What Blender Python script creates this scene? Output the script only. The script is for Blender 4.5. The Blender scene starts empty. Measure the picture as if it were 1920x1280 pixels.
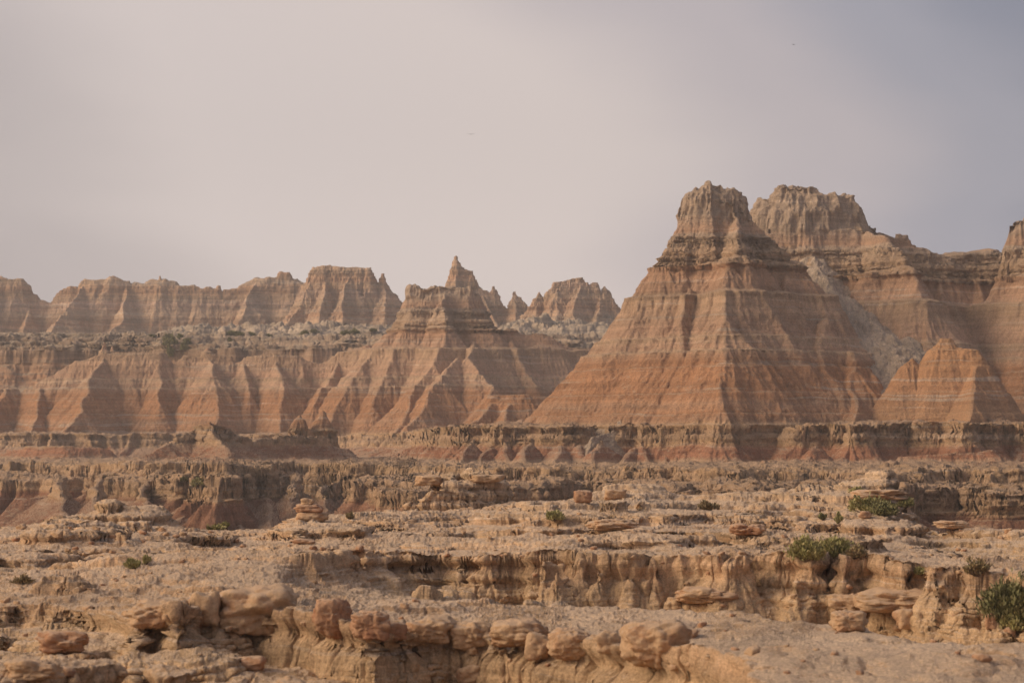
import bpy, bmesh, math, random
import numpy as np
from mathutils import Vector

# ------------------------------------------------------------------ camera, sky, sun, exposure
SC = bpy.context.scene
COL = SC.collection
F = 4533.0            # focal length of an 85 mm lens in pixels of a 1920 px wide picture
HY = 845.0            # picture row of the horizon
cam_d = bpy.data.cameras.new("camera")
cam = bpy.data.objects.new("camera", cam_d)
COL.objects.link(cam)
cam_d.lens = 85.0
cam_d.sensor_width = 36.0
cam_d.shift_y = (HY - 640.0) / 1920.0
cam.location = (0, 0, 0)
cam.rotation_euler = (math.radians(90), 0, 0)
cam_d.clip_start = 0.5
cam_d.clip_end = 20000
cam_d.dof.use_dof = True
cam_d.dof.focus_distance = 140.0
cam_d.dof.aperture_fstop = 4.5
SC.camera = cam

SUN_EL = math.radians(28)
SUN_AZ = math.radians(-101)      # clockwise from +Y (view direction): on the left, slightly behind the camera
sun_dir = Vector((math.sin(SUN_AZ) * math.cos(SUN_EL), math.cos(SUN_AZ) * math.cos(SUN_EL), math.sin(SUN_EL)))

world = bpy.data.worlds.new("World")
SC.world = world
world.use_nodes = True
nt = world.node_tree
nt.nodes.clear()
def N(tree, kind, **kw):
    n = tree.nodes.new(kind)
    for k, v in kw.items():
        setattr(n, k, v)
    return n
w_out = N(nt, 'ShaderNodeOutputWorld')
w_bg = N(nt, 'ShaderNodeBackground')
sky = N(nt, 'ShaderNodeTexSky')
sky.sky_type = 'NISHITA'
sky.sun_disc = False
sky.sun_elevation = SUN_EL
sky.sun_rotation = SUN_AZ
sky.dust_density = 4.0
sky.air_density = 1.2
# thin smoke-grey overcast laid over the clear sky: colour varies with the real direction
tc = N(nt, 'ShaderNodeTexCoord')
sep = N(nt, 'ShaderNodeSeparateXYZ')
nt.links.new(tc.outputs['Generated'], sep.inputs[0])
# horizontal ramp: warm pale towards the sun, blue-grey away from it
addn = N(nt, 'ShaderNodeTexNoise')
addn.inputs['Scale'].default_value = 3.2
addn.inputs['Detail'].default_value = 3.0
addn.inputs['Roughness'].default_value = 0.45
mp = N(nt, 'ShaderNodeMapping')
mp.inputs['Scale'].default_value = (1.0, 1.0, 3.2)
mp.inputs['Location'].default_value = (0.35, 0.2, 0.1)
nt.links.new(tc.outputs['Generated'], mp.inputs[0])
nt.links.new(mp.outputs[0], addn.inputs['Vector'])
m1 = N(nt, 'ShaderNodeMath', operation='MULTIPLY_ADD')
m1.inputs[1].default_value = 0.24
nt.links.new(addn.outputs['Fac'], m1.inputs[0])
nt.links.new(sep.outputs['X'], m1.inputs[2])
# height pushes the blue patch towards the upper right
m2 = N(nt, 'ShaderNodeMath', operation='MULTIPLY_ADD')
m2.inputs[1].default_value = 0.50
nt.links.new(sep.outputs['Z'], m2.inputs[0])
nt.links.new(m1.outputs[0], m2.inputs[2])
mr = N(nt, 'ShaderNodeMapRange')
mr.inputs['From Min'].default_value = -0.16
mr.inputs['From Max'].default_value = 0.42
nt.links.new(m2.outputs[0], mr.inputs['Value'])
cr = N(nt, 'ShaderNodeValToRGB')
def ramp_fill(node, stops, mode='LINEAR'):
    e = node.color_ramp.elements
    node.color_ramp.interpolation = mode
    while len(e) > 1:
        e.remove(e[0])
    e[0].position = stops[0][0]; e[0].color = (*stops[0][1], 1)
    for p, c in stops[1:]:
        k = e.new(p); k.color = (*c, 1)
ramp_fill(cr, [(0.08, (0.40, 0.355, 0.36)), (0.22, (0.50, 0.44, 0.435)), (0.38, (0.67, 0.585, 0.56)), (0.60, (0.68, 0.59, 0.56)), (0.78, (0.50, 0.445, 0.46)), (0.90, (0.355, 0.345, 0.395)), (1.0, (0.24, 0.25, 0.315))], 'EASE')
nt.links.new(mr.outputs[0], cr.inputs[0])
# the sky strength: nishita at 0.1 plus the veil
scl = N(nt, 'ShaderNodeVectorMath', operation='SCALE')
scl.inputs['Scale'].default_value = 0.08
nt.links.new(sky.outputs[0], scl.inputs[0])
mixc = N(nt, 'ShaderNodeMix', data_type='RGBA')
mixc.inputs[0].default_value = 0.90
nt.links.new(scl.outputs[0], mixc.inputs[6])
hb = N(nt, 'ShaderNodeMapRange')
hb.interpolation_type = 'SMOOTHSTEP'
for k_, q_ in zip(('From Min', 'From Max', 'To Min', 'To Max'), (0.02, 0.14, 1.22, 1.0)): hb.inputs[k_].default_value = q_
nt.links.new(sep.outputs['Z'], hb.inputs['Value'])
hs = N(nt, 'ShaderNodeVectorMath', operation='SCALE')
nt.links.new(cr.outputs[0], hs.inputs[0]); nt.links.new(hb.outputs[0], hs.inputs['Scale'])
nt.links.new(hs.outputs[0], mixc.inputs[7])
nt.links.new(mixc.outputs[2], w_bg.inputs['Color'])
w_bg.inputs['Strength'].default_value = 1.0
nt.links.new(w_bg.outputs[0], w_out.inputs['Surface'])

sun_d = bpy.data.lights.new("sun", 'SUN')
sun_d.energy = 3.0
sun_d.angle = math.radians(32)
sun_d.color = (1.0, 0.80, 0.57)
sun = bpy.data.objects.new("sun", sun_d)
COL.objects.link(sun)
sun.rotation_euler = sun_dir.to_track_quat('Z', 'Y').to_euler()
sun.location = (-60, -40, 60)

SC.view_settings.view_transform = 'Standard'
SC.view_settings.look = 'None'
SC.view_settings.exposure = 0.12
SC.view_settings.gamma = 1.0
SC.cycles.volume_bounces = 0
SC.cycles.max_bounces = 4

# ------------------------------------------------------------------ noise
RNG = np.random.RandomState(7)
T3 = RNG.rand(64, 64, 64).astype(np.float32).ravel()
T2 = RNG.rand(256, 256).astype(np.float32).ravel()
def fade(t): return t * t * t * (t * (t * 6 - 15) + 10)
def vn2(x, y):
    xf = np.floor(x); yf = np.floor(y)
    u = fade((x - xf).astype(np.float32)); v = fade((y - yf).astype(np.float32))
    xi = xf.astype(np.int64) & 255; yi = yf.astype(np.int64) & 255
    x1 = (xi + 1) & 255; y0 = yi * 256; y1 = ((yi + 1) & 255) * 256
    a = T2[y0 + xi]; b = T2[y0 + x1]; c = T2[y1 + xi]; d = T2[y1 + x1]
    t = a + (b - a) * u
    return ((t + (c + (d - c) * u - t) * v) * 2 - 1)
def vn3(x, y, z):
    xf = np.floor(x); yf = np.floor(y); zf = np.floor(z)
    u = fade((x - xf).astype(np.float32)); v = fade((y - yf).astype(np.float32)); w = fade((z - zf).astype(np.float32))
    xi = xf.astype(np.int64) & 63; yi = yf.astype(np.int64) & 63; zi = zf.astype(np.int64) & 63
    x1 = (xi + 1) & 63; y0 = yi * 64; y1 = ((yi + 1) & 63) * 64; z0 = zi * 4096; z1 = ((zi + 1) & 63) * 4096
    def pl(zz):
        a = T3[zz + y0 + xi]; b = T3[zz + y0 + x1]; c = T3[zz + y1 + xi]; d = T3[zz + y1 + x1]
        t = a + (b - a) * u
        return t + (c + (d - c) * u - t) * v
    p = pl(z0); q = pl(z1)
    return (p + (q - p) * w) * 2 - 1
def fbm2(x, y, f, o=4, g=0.5, s=0.0):
    r = 0; a = 1.0; t = 0
    for k in range(o):
        c, sn = math.cos(0.6 * k + s), math.sin(0.6 * k + s)
        r = r + a * vn2((x * c - y * sn) * f + 17.3 * k + s * 31.7, (x * sn + y * c) * f + 5.1 * k - s * 13.1)
        t += a; a *= g; f *= 2.03
    return r / t * 1.6
def fbm3(x, y, z, f, o=3, g=0.5, s=0.0):
    r = 0; a = 1.0; t = 0
    for k in range(o):
        r = r + a * vn3(x * f + 3.7 * k + s, y * f + 7.9 * k - s, z * f + 1.3 * k + 2 * s)
        t += a; a *= g; f *= 2.03
    return r / t * 1.6
def worley(x, y, s=0.0, jit=0.85):
    """F1, F2 and a cell hash"""
    xi = np.floor(x); yi = np.floor(y)
    f1 = np.full(x.shape, 9.0, np.float32); f2 = f1.copy(); cid = np.zeros(x.shape, np.float32)
    for dx in (-1, 0, 1):
        for dy in (-1, 0, 1):
            cx = xi + dx; cy = yi + dy
            ix = (cx.astype(np.int64) + int(s * 7)) & 255; iy = (cy.astype(np.int64) + int(s * 3)) & 255
            r1 = T2[iy * 256 + ix]; r2 = T2[((iy + 91) & 255) * 256 + ((ix + 37) & 255)]
            d = np.hypot(cx + 0.5 + (r1 - 0.5) * jit - x, cy + 0.5 + (r2 - 0.5) * jit - y)
            n = d < f1
            f2 = np.where(n, f1, np.minimum(f2, d)); cid = np.where(n, T2[((iy + 13) & 255) * 256 + ((ix + 151) & 255)], cid)
            f1 = np.where(n, d, f1)
    return f1, f2, cid
def sstep(a, b, x):
    t = np.clip((x - a) / (b - a), 0, 1)
    return t * t * (3 - 2 * t)

# ------------------------------------------------------------------ strata: how far a face runs out per metre of fall
EG = np.arange(-14.0, 75.0, 0.02)
def cot_table(ledges=True):
    c = np.full(EG.shape, 0.85)
    def band(lo, hi, v): c[(EG >= lo) & (EG < hi)] = v
    band(-14, -4.3, 1.05)          # soft red mudstone under the second bench
    band(-4.3, -1.5, 0.22)         # yellow banded cliff
    band(-1.5, -1.0, 1.6)
    band(-1.0, 0.6, 0.95)          # red strip aprons
    band(0.6, 2.5, 0.34)           # cliff under the first bench
    band(2.5, 10.0, 0.80)
    band(10.0, 11.4, 0.78)
    band(11.5, 14.6, 0.72); band(14.6, 16.2, 0.40)
    band(16.3, 19.3, 0.72)
    band(19.3, 22.9, 0.42)
    band(22.9, 24.6, 0.36)
    band(24.6, 26.8, 0.24); band(26.8, 31, 0.75)
    band(31, 34, 0.9)
    band(34, 40, 0.62)
    band(40, 75, 0.50)
    if ledges:
        band(3.6, 3.7, 2.5); band(5.7, 5.8, 2.5); band(8.4, 8.5, 2.5)
        band(9.6, 10.0, 0.3); band(10.0, 10.12, 6.0)
        band(11.2, 11.5, 0.3); band(11.5, 11.62, 4.0)
        band(15.4, 16.1, 0.25); band(16.1, 16.3, 5.5)
        band(18.9, 19.3, 0.05); band(19.3, 19.5, 5.0)
        r = np.random.RandomState(3)
        e = 19.6
        while e < 22.9:
            h = 0.1 + 0.3 * r.rand(); band(e, e + h, 0.05); band(e + h, e + h + 0.1, 1.5 * h / 0.25); e += h + 0.1
        for lo, hi in ((0.7, 2.4), (-4.2, -1.6)):
            e = lo
            while e < hi:
                h = 0.12 + 0.3 * r.rand(); band(e, e + h, 0.04); band(e + h, e + h + 0.06, 0.9); e += h + 0.06
        e = 31.0
        while e < 72:
            h = 0.5 + 1.6 * r.rand(); band(e + h, e + h + 0.15, 2.2); band(e + h - 0.4, e + h, 0.12); e += h + 0.15
    return c
def integ(c):
    v = np.concatenate([[0], np.cumsum(c[:-1] * 0.02)])
    return v - np.interp(30.0, EG, v)
V1 = integ(cot_table(True)); V0 = integ(cot_table(False))
def E2v(E): return np.interp(E, EG, V1)
def v2E(v, mix):
    a = np.interp(v, V1, EG)
    if mix is None: return a
    b = np.interp(v, V0 - np.interp(a.mean(), EG, V0) + np.interp(a.mean(), EG, V1), EG)
    return a + (b - a) * mix

def W(px, py, Y): return ((px - 960.0) / F * Y, Y, (HY - py) / F * Y)

# ------------------------------------------------------------------ landform primitives
def rough_line(P, step, amp, seed, zamp=0.0):
    """P: list of (x, y, E, r, m); subdivide with small random bends"""
    r = random.Random(seed); out = []
    for a, b in zip(P[:-1], P[1:]):
        L = math.hypot(b[0] - a[0], b[1] - a[1]); n = max(1, int(L / step))
        for k in range(n):
            t = k / n; q = [a[i] + (b[i] - a[i]) * t for i in range(5)]
            if k:
                q[0] += r.uniform(-amp, amp); q[1] += r.uniform(-amp, amp); q[2] += r.uniform(-zamp, zamp)
            out.append(q)
    out.append(list(P[-1]))
    return out

def ridge_px(pts, r=0.3, m=1.0, step=4.0, amp=0.35, seed=1, zamp=0.0):
    """crest given as (picture x, picture y, distance[, r[, m]])"""
    P = []
    for p in pts:
        x, y, z = W(p[0], p[1], p[2])
        P.append((x, y, z, p[3] if len(p) > 3 else r, p[4] if len(p) > 4 else m))
    return ('ridge', rough_line(P, step, amp, seed, zamp))

def spur(a, b, r=0.15, m=1.0, k=0.0, seed=2, step=3.0, amp=0.5):
    """spur running from crest point a=(px,py,Y) down to b=(px,py,Y); between them it falls through the strata evenly in v"""
    ax, ay, az = W(*a); bx, by, bz = W(*b)
    return ('ridge', rough_line([(ax, ay, az, r, m), (bx, by, bz, r, m)], step, amp, seed))

def poly_px(pts, E, step=6.0, amp=1.0, seed=3, m=1.0):
    """flat-topped landform: outline as (picture x, distance), top at E"""
    P = [((p[0] - 960.0) / F * p[1], p[1], 0, 0, 0) for p in pts]
    P.append(P[0])
    L = rough_line(P, step, amp, seed)
    return ('mesa', [(q[0], q[1]) for q in L], E, m)

def field(prims, X, Y, gully=0.9, gf=0.30, mixn=0.35, seed=0.0, warp=0.5, gmax=0.30, v_off=0.0, floor=-60.0, dipamp=0.125, dipf=0.05):
    """raw field v -> elevation"""
    X = X.astype(np.float32); Y = Y.astype(np.float32)
    wx = fbm2(X, Y, 0.13, 3, 0.55, 1.0 + seed) * warp; wy = fbm2(X, Y, 0.13, 3, 0.55, 2.0 + seed) * warp
    Xw = X + wx; Yw = Y + wy
    best = np.full(X.shape, floor, np.float32)
    for pr in prims:
        if pr[0] == 'ridge':
            P = pr[1]
            for a, b in zip(P[:-1], P[1:]):
                va = E2v(a[2]); vb = E2v(b[2])
                dx = b[0] - a[0]; dy = b[1] - a[1]; L2 = dx * dx + dy * dy + 1e-9
                t = np.clip(((Xw - a[0]) * dx + (Yw - a[1]) * dy) / L2, 0, 1)
                qx = a[0] + t * dx; qy = a[1] + t * dy
                ex = Xw - qx; ey = Yw - qy
                d = np.hypot(ex, ey)
                rr = a[3] + (b[3] - a[3]) * t
                mm = a[4] + (b[4] - a[4]) * t
                top = va + (vb - va) * t
                dd = np.maximum(0, d - rr)
                cand = top - mm * dd
                near = cand > best - 1.0
                if near.any():
                    i = np.nonzero(near)
                    dn = np.maximum(d[i], 1e-3); dk = dd[i]
                    ux = ex[i] / dn; uy = ey[i] / dn
                    A = qx[i] + ux * 2.6; B = qy[i] + uy * 2.6
                    g = np.abs(vn2(A * gf + 9 + seed, B * gf - 3)) * 0.58 + np.abs(vn2(A * gf * 2.7 + 1.7 + dk * 0.06, B * gf * 2.7 + seed)) * 0.32 + np.abs(vn2(A * gf * 7.1 + dk * 0.05, B * gf * 7.1)) * 0.12
                    amp = np.minimum(dk * gmax, gully)
                    c = top[i] - mm[i] * (dk + amp * (0.75 - 1.9 * g))
                    best[i] = np.maximum(best[i], c)
        else:
            poly = pr[1]; E = pr[2]; m = pr[3]
            inside = np.zeros(X.shape, bool); dmin = np.full(X.shape, 1e9, np.float32); QX = np.zeros(X.shape, np.float32); QY = QX.copy()
            for (ax, ay), (bx, by) in zip(poly[:-1], poly[1:]):
                dx = bx - ax; dy = by - ay
                t = np.clip(((Xw - ax) * dx + (Yw - ay) * dy) / (dx * dx + dy * dy + 1e-9), 0, 1)
                qx = ax + t * dx; qy = ay + t * dy
                d = np.hypot(Xw - qx, Yw - qy)
                n = d < dmin
                dmin = np.where(n, d, dmin); QX = np.where(n, qx, QX); QY = np.where(n, qy, QY)
                if abs(dy) > 1e-9:
                    cr_ = ((ay > Yw) != (by > Yw)) & (Xw < dx * (Yw - ay) / dy + ax)
                    inside ^= cr_
            sd = np.where(inside, -dmin, dmin)
            dn = np.maximum(dmin, 1e-3)
            s = np.where(inside, -1.0, 1.0)
            A = QX + (Xw - QX) / dn * s * 2.2; B = QY + (Yw - QY) / dn * s * 2.2
            g = np.abs(vn2(A * gf + 4 + seed, B * gf)) * 0.72 + np.abs(vn2(A * gf * 2.4 + seed, B * gf * 2.4)) * 0.22 + np.abs(vn2(A * gf * 5.3, B * gf * 5.3)) * 0.06
            # crenulated rim, then aprons that flare out towards the foot
            dk = np.maximum(0, sd + 1.6 * gully * (fbm2(X, Y, 0.07, 3, 0.5, 4.0 + seed) * 0.8) + gully * (0.9 - 2.6 * g) * np.clip(1.0 + sd * 0.12, 0.0, 1.6))
            mv = m * np.exp(0.32 * fbm2(QX, QY, 0.09, 2, 0.5, 7.0 + seed))
            c = E2v(E) - mv * dk + np.where(sd < 0, 0.02 * np.minimum(-sd, 3.0), 0)
            best = np.maximum(best, c)
    mix = None
    if mixn > 0:
        mix = np.clip(0.25 + 0.9 * fbm2(X, Y, 0.16, 3, 0.5, 5.0 + seed), 0, 1) * mixn
    dip = dipamp * fbm2(X, Y, dipf, 2, 0.5, 6.0)
    return v2E(best + v_off, mix) + dip

# hardness of the layers: what juts out and what is cut back
_r = np.random.RandomState(11)
HZ = np.arange(-14, 75, 0.02)
def smooth1(a, k):
    w = np.hanning(2 * k + 1); w /= w.sum()
    return np.convolve(np.pad(a, k, mode='edge'), w, 'valid')
H1 = smooth1(_r.randn(len(HZ)), 4); H1 /= H1.std()
H2 = smooth1(_r.randn(len(HZ)), 14); H2 /= H2.std()
H3 = smooth1(_r.randn(len(HZ)), 40); H3 /= H3.std()
def amp_of(E):
    pts = [(-14, .05), (-4.6, .06), (-4.2, .9), (-1.6, .9), (-1.2, .25), (-0.8, .15), (0.4, .2), (0.8, .9), (2.4, 1.0), (2.8, .2), (8, .13), (9.7, .2), (10.0, .5), (10.3, .15),
           (15.6, .15), (15.9, .6), (16.4, .3), (18.7, .12), (19.1, 1.5), (22.8, 1.3), (23.0, .25), (24.4, .15), (24.8, .12), (31, .15), (34, .25), (75, .3)]
    return np.interp(E, [p[0] for p in pts], [p[1] for p in pts])

def strata_push(x, y, z, scale=1.0):
    zz = z + 0.12 * fbm2(x, y, 0.35, 2, 0.5, 9.0)
    h = 0.5 * np.interp(zz, HZ, np.tanh(H1 * 1.2)) + 0.6 * np.interp(zz, HZ, np.tanh(H2 * 1.5)) + 0.3 * np.interp(zz, HZ, H3)
    # hard lip over soft shale at the known overhangs
    for e, w, a in ((19.25, 0.35, 0.9), (16.05, 0.22, 0.5), (9.92, 0.15, 0.45), (11.45, 0.12, 0.3), (2.35, 0.25, 0.4), (-1.7, 0.25, 0.4)):
        h = h + a * np.exp(-((zz - e) / w) ** 2) - a * 0.9 * np.exp(-((zz - e + 2.1 * w) / (w * 1.1)) ** 2)
    return h * amp_of(z) * 0.26 * scale

def grid_mesh(name, V, mat, nx, ny, smooth=True, parent=None):
    """V: (nx, ny, 3)"""
    me = bpy.data.meshes.new(name)
    n = nx * ny
    me.vertices.add(n)
    me.vertices.foreach_set('co', np.ascontiguousarray(V, np.float32).ravel())
    i = np.arange(nx - 1)[:, None] * ny + np.arange(ny - 1)[None, :]
    q = np.stack([i, i + ny, i + ny + 1, i + 1], -1).reshape(-1, 4)
    m = len(q)
    me.loops.add(m * 4); me.polygons.add(m)
    me.loops.foreach_set('vertex_index', q.astype(np.int32).ravel())
    me.polygons.foreach_set('loop_start', np.arange(0, m * 4, 4, dtype=np.int32))
    me.polygons.foreach_set('use_smooth', np.full(m, smooth))
    me.update(calc_edges=True)
    me.materials.append(mat)
    o = bpy.data.objects.new(name, me)
    COL.objects.link(o)
    if parent: o.parent = parent
    return o

def normals(V):
    a = np.gradient(V, axis=0); b = np.gradient(V, axis=1)
    n = np.cross(a, b)
    n /= np.linalg.norm(n, axis=2, keepdims=True) + 1e-9
    n *= np.where(n[..., 2:3] < 0, -1, 1)
    return n

def ufan(x0, x1, nx, side=60, ext=0.14):
    """fine columns across the view, a few coarse ones far out on either side"""
    e = np.linspace(0, 1, side + 1)[1:] ** 1.4 * ext
    return np.concatenate([x0 - e[::-1], np.linspace(x0, x1, nx - 2 * side), x1 + e])
def terrain(name, fn, x0, x1, nx, ya, yb, ny, mat, coarse=360, fan=False, back=0.2, push=1.0, rough=(0.10, 1.1), rough2=(0.04, 4.0), zmin=None, seed=0.0, post=None, ks=5, rill=1.0):
    """column-wise resampled height field: points are spread evenly along each profile, so cliffs get as many as slopes.
       fan: x is an angle (x = u * y)"""
    u = ufan(x0, x1, nx) if fan else np.linspace(x0, x1, nx)
    yy = np.linspace(0, 1, coarse)
    yy = ya + (yb - ya) * yy if not fan else ya * (yb / ya) ** yy
    cs = np.unique(np.concatenate([np.arange(0, nx, 5), [nx - 1]]))
    U, Yc = np.meshgrid(u[cs], yy, indexing='ij')
    Xc = U * Yc if fan else U
    H = fn(Xc, Yc)
    dy = np.diff(Yc, axis=1); dh = np.diff(H, axis=1)
    w = np.hypot(dy, dh)
    if fan:
        w = np.hypot(dy * np.abs(H[:, 1:]) / Yc[:, 1:], dh) / Yc[:, 1:] + 0.00004 * dy
    w = w * np.where(dh < -0.5 * dy, back, 1.0) + 0.1 * w.mean()
    # keep neighbours' sampling coherent
    nc = len(cs)
    s = np.cumsum(w, axis=1); s = np.concatenate([np.zeros((nc, 1)), s], 1); s /= s[:, -1:]
    kk = np.hanning(ks + 2)[1:-1]; kk /= kk.sum(); hk = ks // 2
    sp = np.pad(s, ((hk, hk), (0, 0)), mode='edge')
    s = sum(kk[k] * sp[k:k + nc] for k in range(ks))
    t = np.linspace(0, 1, ny)
    Ys = np.empty((nc, ny))
    for i in range(nc):
        Ys[i] = np.interp(t, s[i], yy)
    j = np.clip(np.searchsorted(cs, np.arange(nx), side='right') - 1, 0, nc - 2)
    tt = ((np.arange(nx) - cs[j]) / (cs[j + 1] - cs[j]))[:, None]
    Y = Ys[j] * (1 - tt) + Ys[j + 1] * tt
    U2 = np.repeat(u[:, None], ny, 1)
    X = U2 * Y if fan else U2
    Z = fn(X, Y)
    V = np.stack([X, Y, Z], -1)
    n = normals(V)
    hx, hy = n[..., 0].copy(), n[..., 1].copy()
    steep = np.hypot(hx, hy)
    if push:
        p = strata_push(X, Y, Z, push) * np.clip(steep * 1.4 - 0.25, 0, 1)
        V[..., 0] += hx * p; V[..., 1] += hy * p
    r = rough[0] * fbm3(X, Y, Z * 1.6, rough[1], 3, 0.55, seed) + rough2[0] * fbm3(X, Y, Z, rough2[1], 2, 0.6, seed + 4)
    if push:
        r = r * (0.35 + 0.9 * amp_of(Z))
        rl = steep * rill * np.clip(1.25 - amp_of(Z), 0.25, 1)
        r = r + rl * (0.26 * (0.3 - np.abs(vn3(X * 0.7 + 0.1 * Z, Y * 0.7, Z * 0.10))) + 0.20 * (0.3 - np.abs(vn3(X * 2.1, Y * 2.1 + 0.3 * r, Z * 0.28))))
        if not fan:
            cap = sstep(24.2, 25.0, Z + 0.8 * fbm2(X, Y, 0.3, 2)) * (1 - sstep(30, 31, Z))
            if cap.max() > 0:
                r = r + cap * (-0.12 + 0.55 * fbm3(X, Y, Z * 0.5, 0.55, 4, 0.62, 3.0) + 0.4 * (0.35 - np.abs(vn3(X * 1.5, Y * 1.5, Z * 0.5 + 3))))
    V += n * r[..., None]
    if post is not None: V = post(V, n)
    return V

# ------------------------------------------------------------------ materials
def mat_base(name):
    m = bpy.data.materials.new(name); m.use_nodes = True
    t = m.node_tree; t.nodes.clear()
    out = N(t, 'ShaderNodeOutputMaterial'); b = N(t, 'ShaderNodeBsdfPrincipled')
    b.inputs['Roughness'].default_value = 0.95
    b.inputs['Specular IOR Level'].default_value = 0.12
    t.links.new(b.outputs[0], out.inputs['Surface'])
    return m, t, b
def math_n(t, op, a, b=None, c=None):
    n = N(t, 'ShaderNodeMath', operation=op)
    for i, v in enumerate((a, b, c)):
        if v is None: continue
        if isinstance(v, (int, float)): n.inputs[i].default_value = v
        else: t.links.new(v, n.inputs[i])
    return n.outputs[0]
def noise_n(t, vec, scale, detail=3, rough=0.5, dist=0.0):
    n = N(t, 'ShaderNodeTexNoise'); n.inputs['Scale'].default_value = scale; n.inputs['Detail'].default_value = detail
    n.inputs['Roughness'].default_value = rough; n.inputs['Distortion'].default_value = dist
    t.links.new(vec, n.inputs['Vector']); return n.outputs['Fac']
def mapping_n(t, vec, scale, loc=(0, 0, 0)):
    n = N(t, 'ShaderNodeMapping'); n.inputs['Scale'].default_value = scale; n.inputs['Location'].default_value = loc
    t.links.new(vec, n.inputs[0]); return n.outputs[0]
def mix_n(t, fac, a, b, blend='MIX'):
    n = N(t, 'ShaderNodeMix', data_type='RGBA', blend_type=blend)
    for i, v in ((0, fac), (6, a), (7, b)):
        if isinstance(v, (int, float)): n.inputs[i].default_value = v
        elif isinstance(v, tuple): n.inputs[i].default_value = (*v, 1)
        else: t.links.new(v, n.inputs[i])
    return n.outputs[2]
def maprange_n(t, v, a, b, c=0.0, d=1.0, sm=False):
    n = N(t, 'ShaderNodeMapRange')
    if sm: n.interpolation_type = 'SMOOTHSTEP'
    t.links.new(v, n.inputs['Value'])
    for k, q in zip(('From Min', 'From Max', 'To Min', 'To Max'), (a, b, c, d)): n.inputs[k].default_value = q
    return n.outputs[0]

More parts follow.
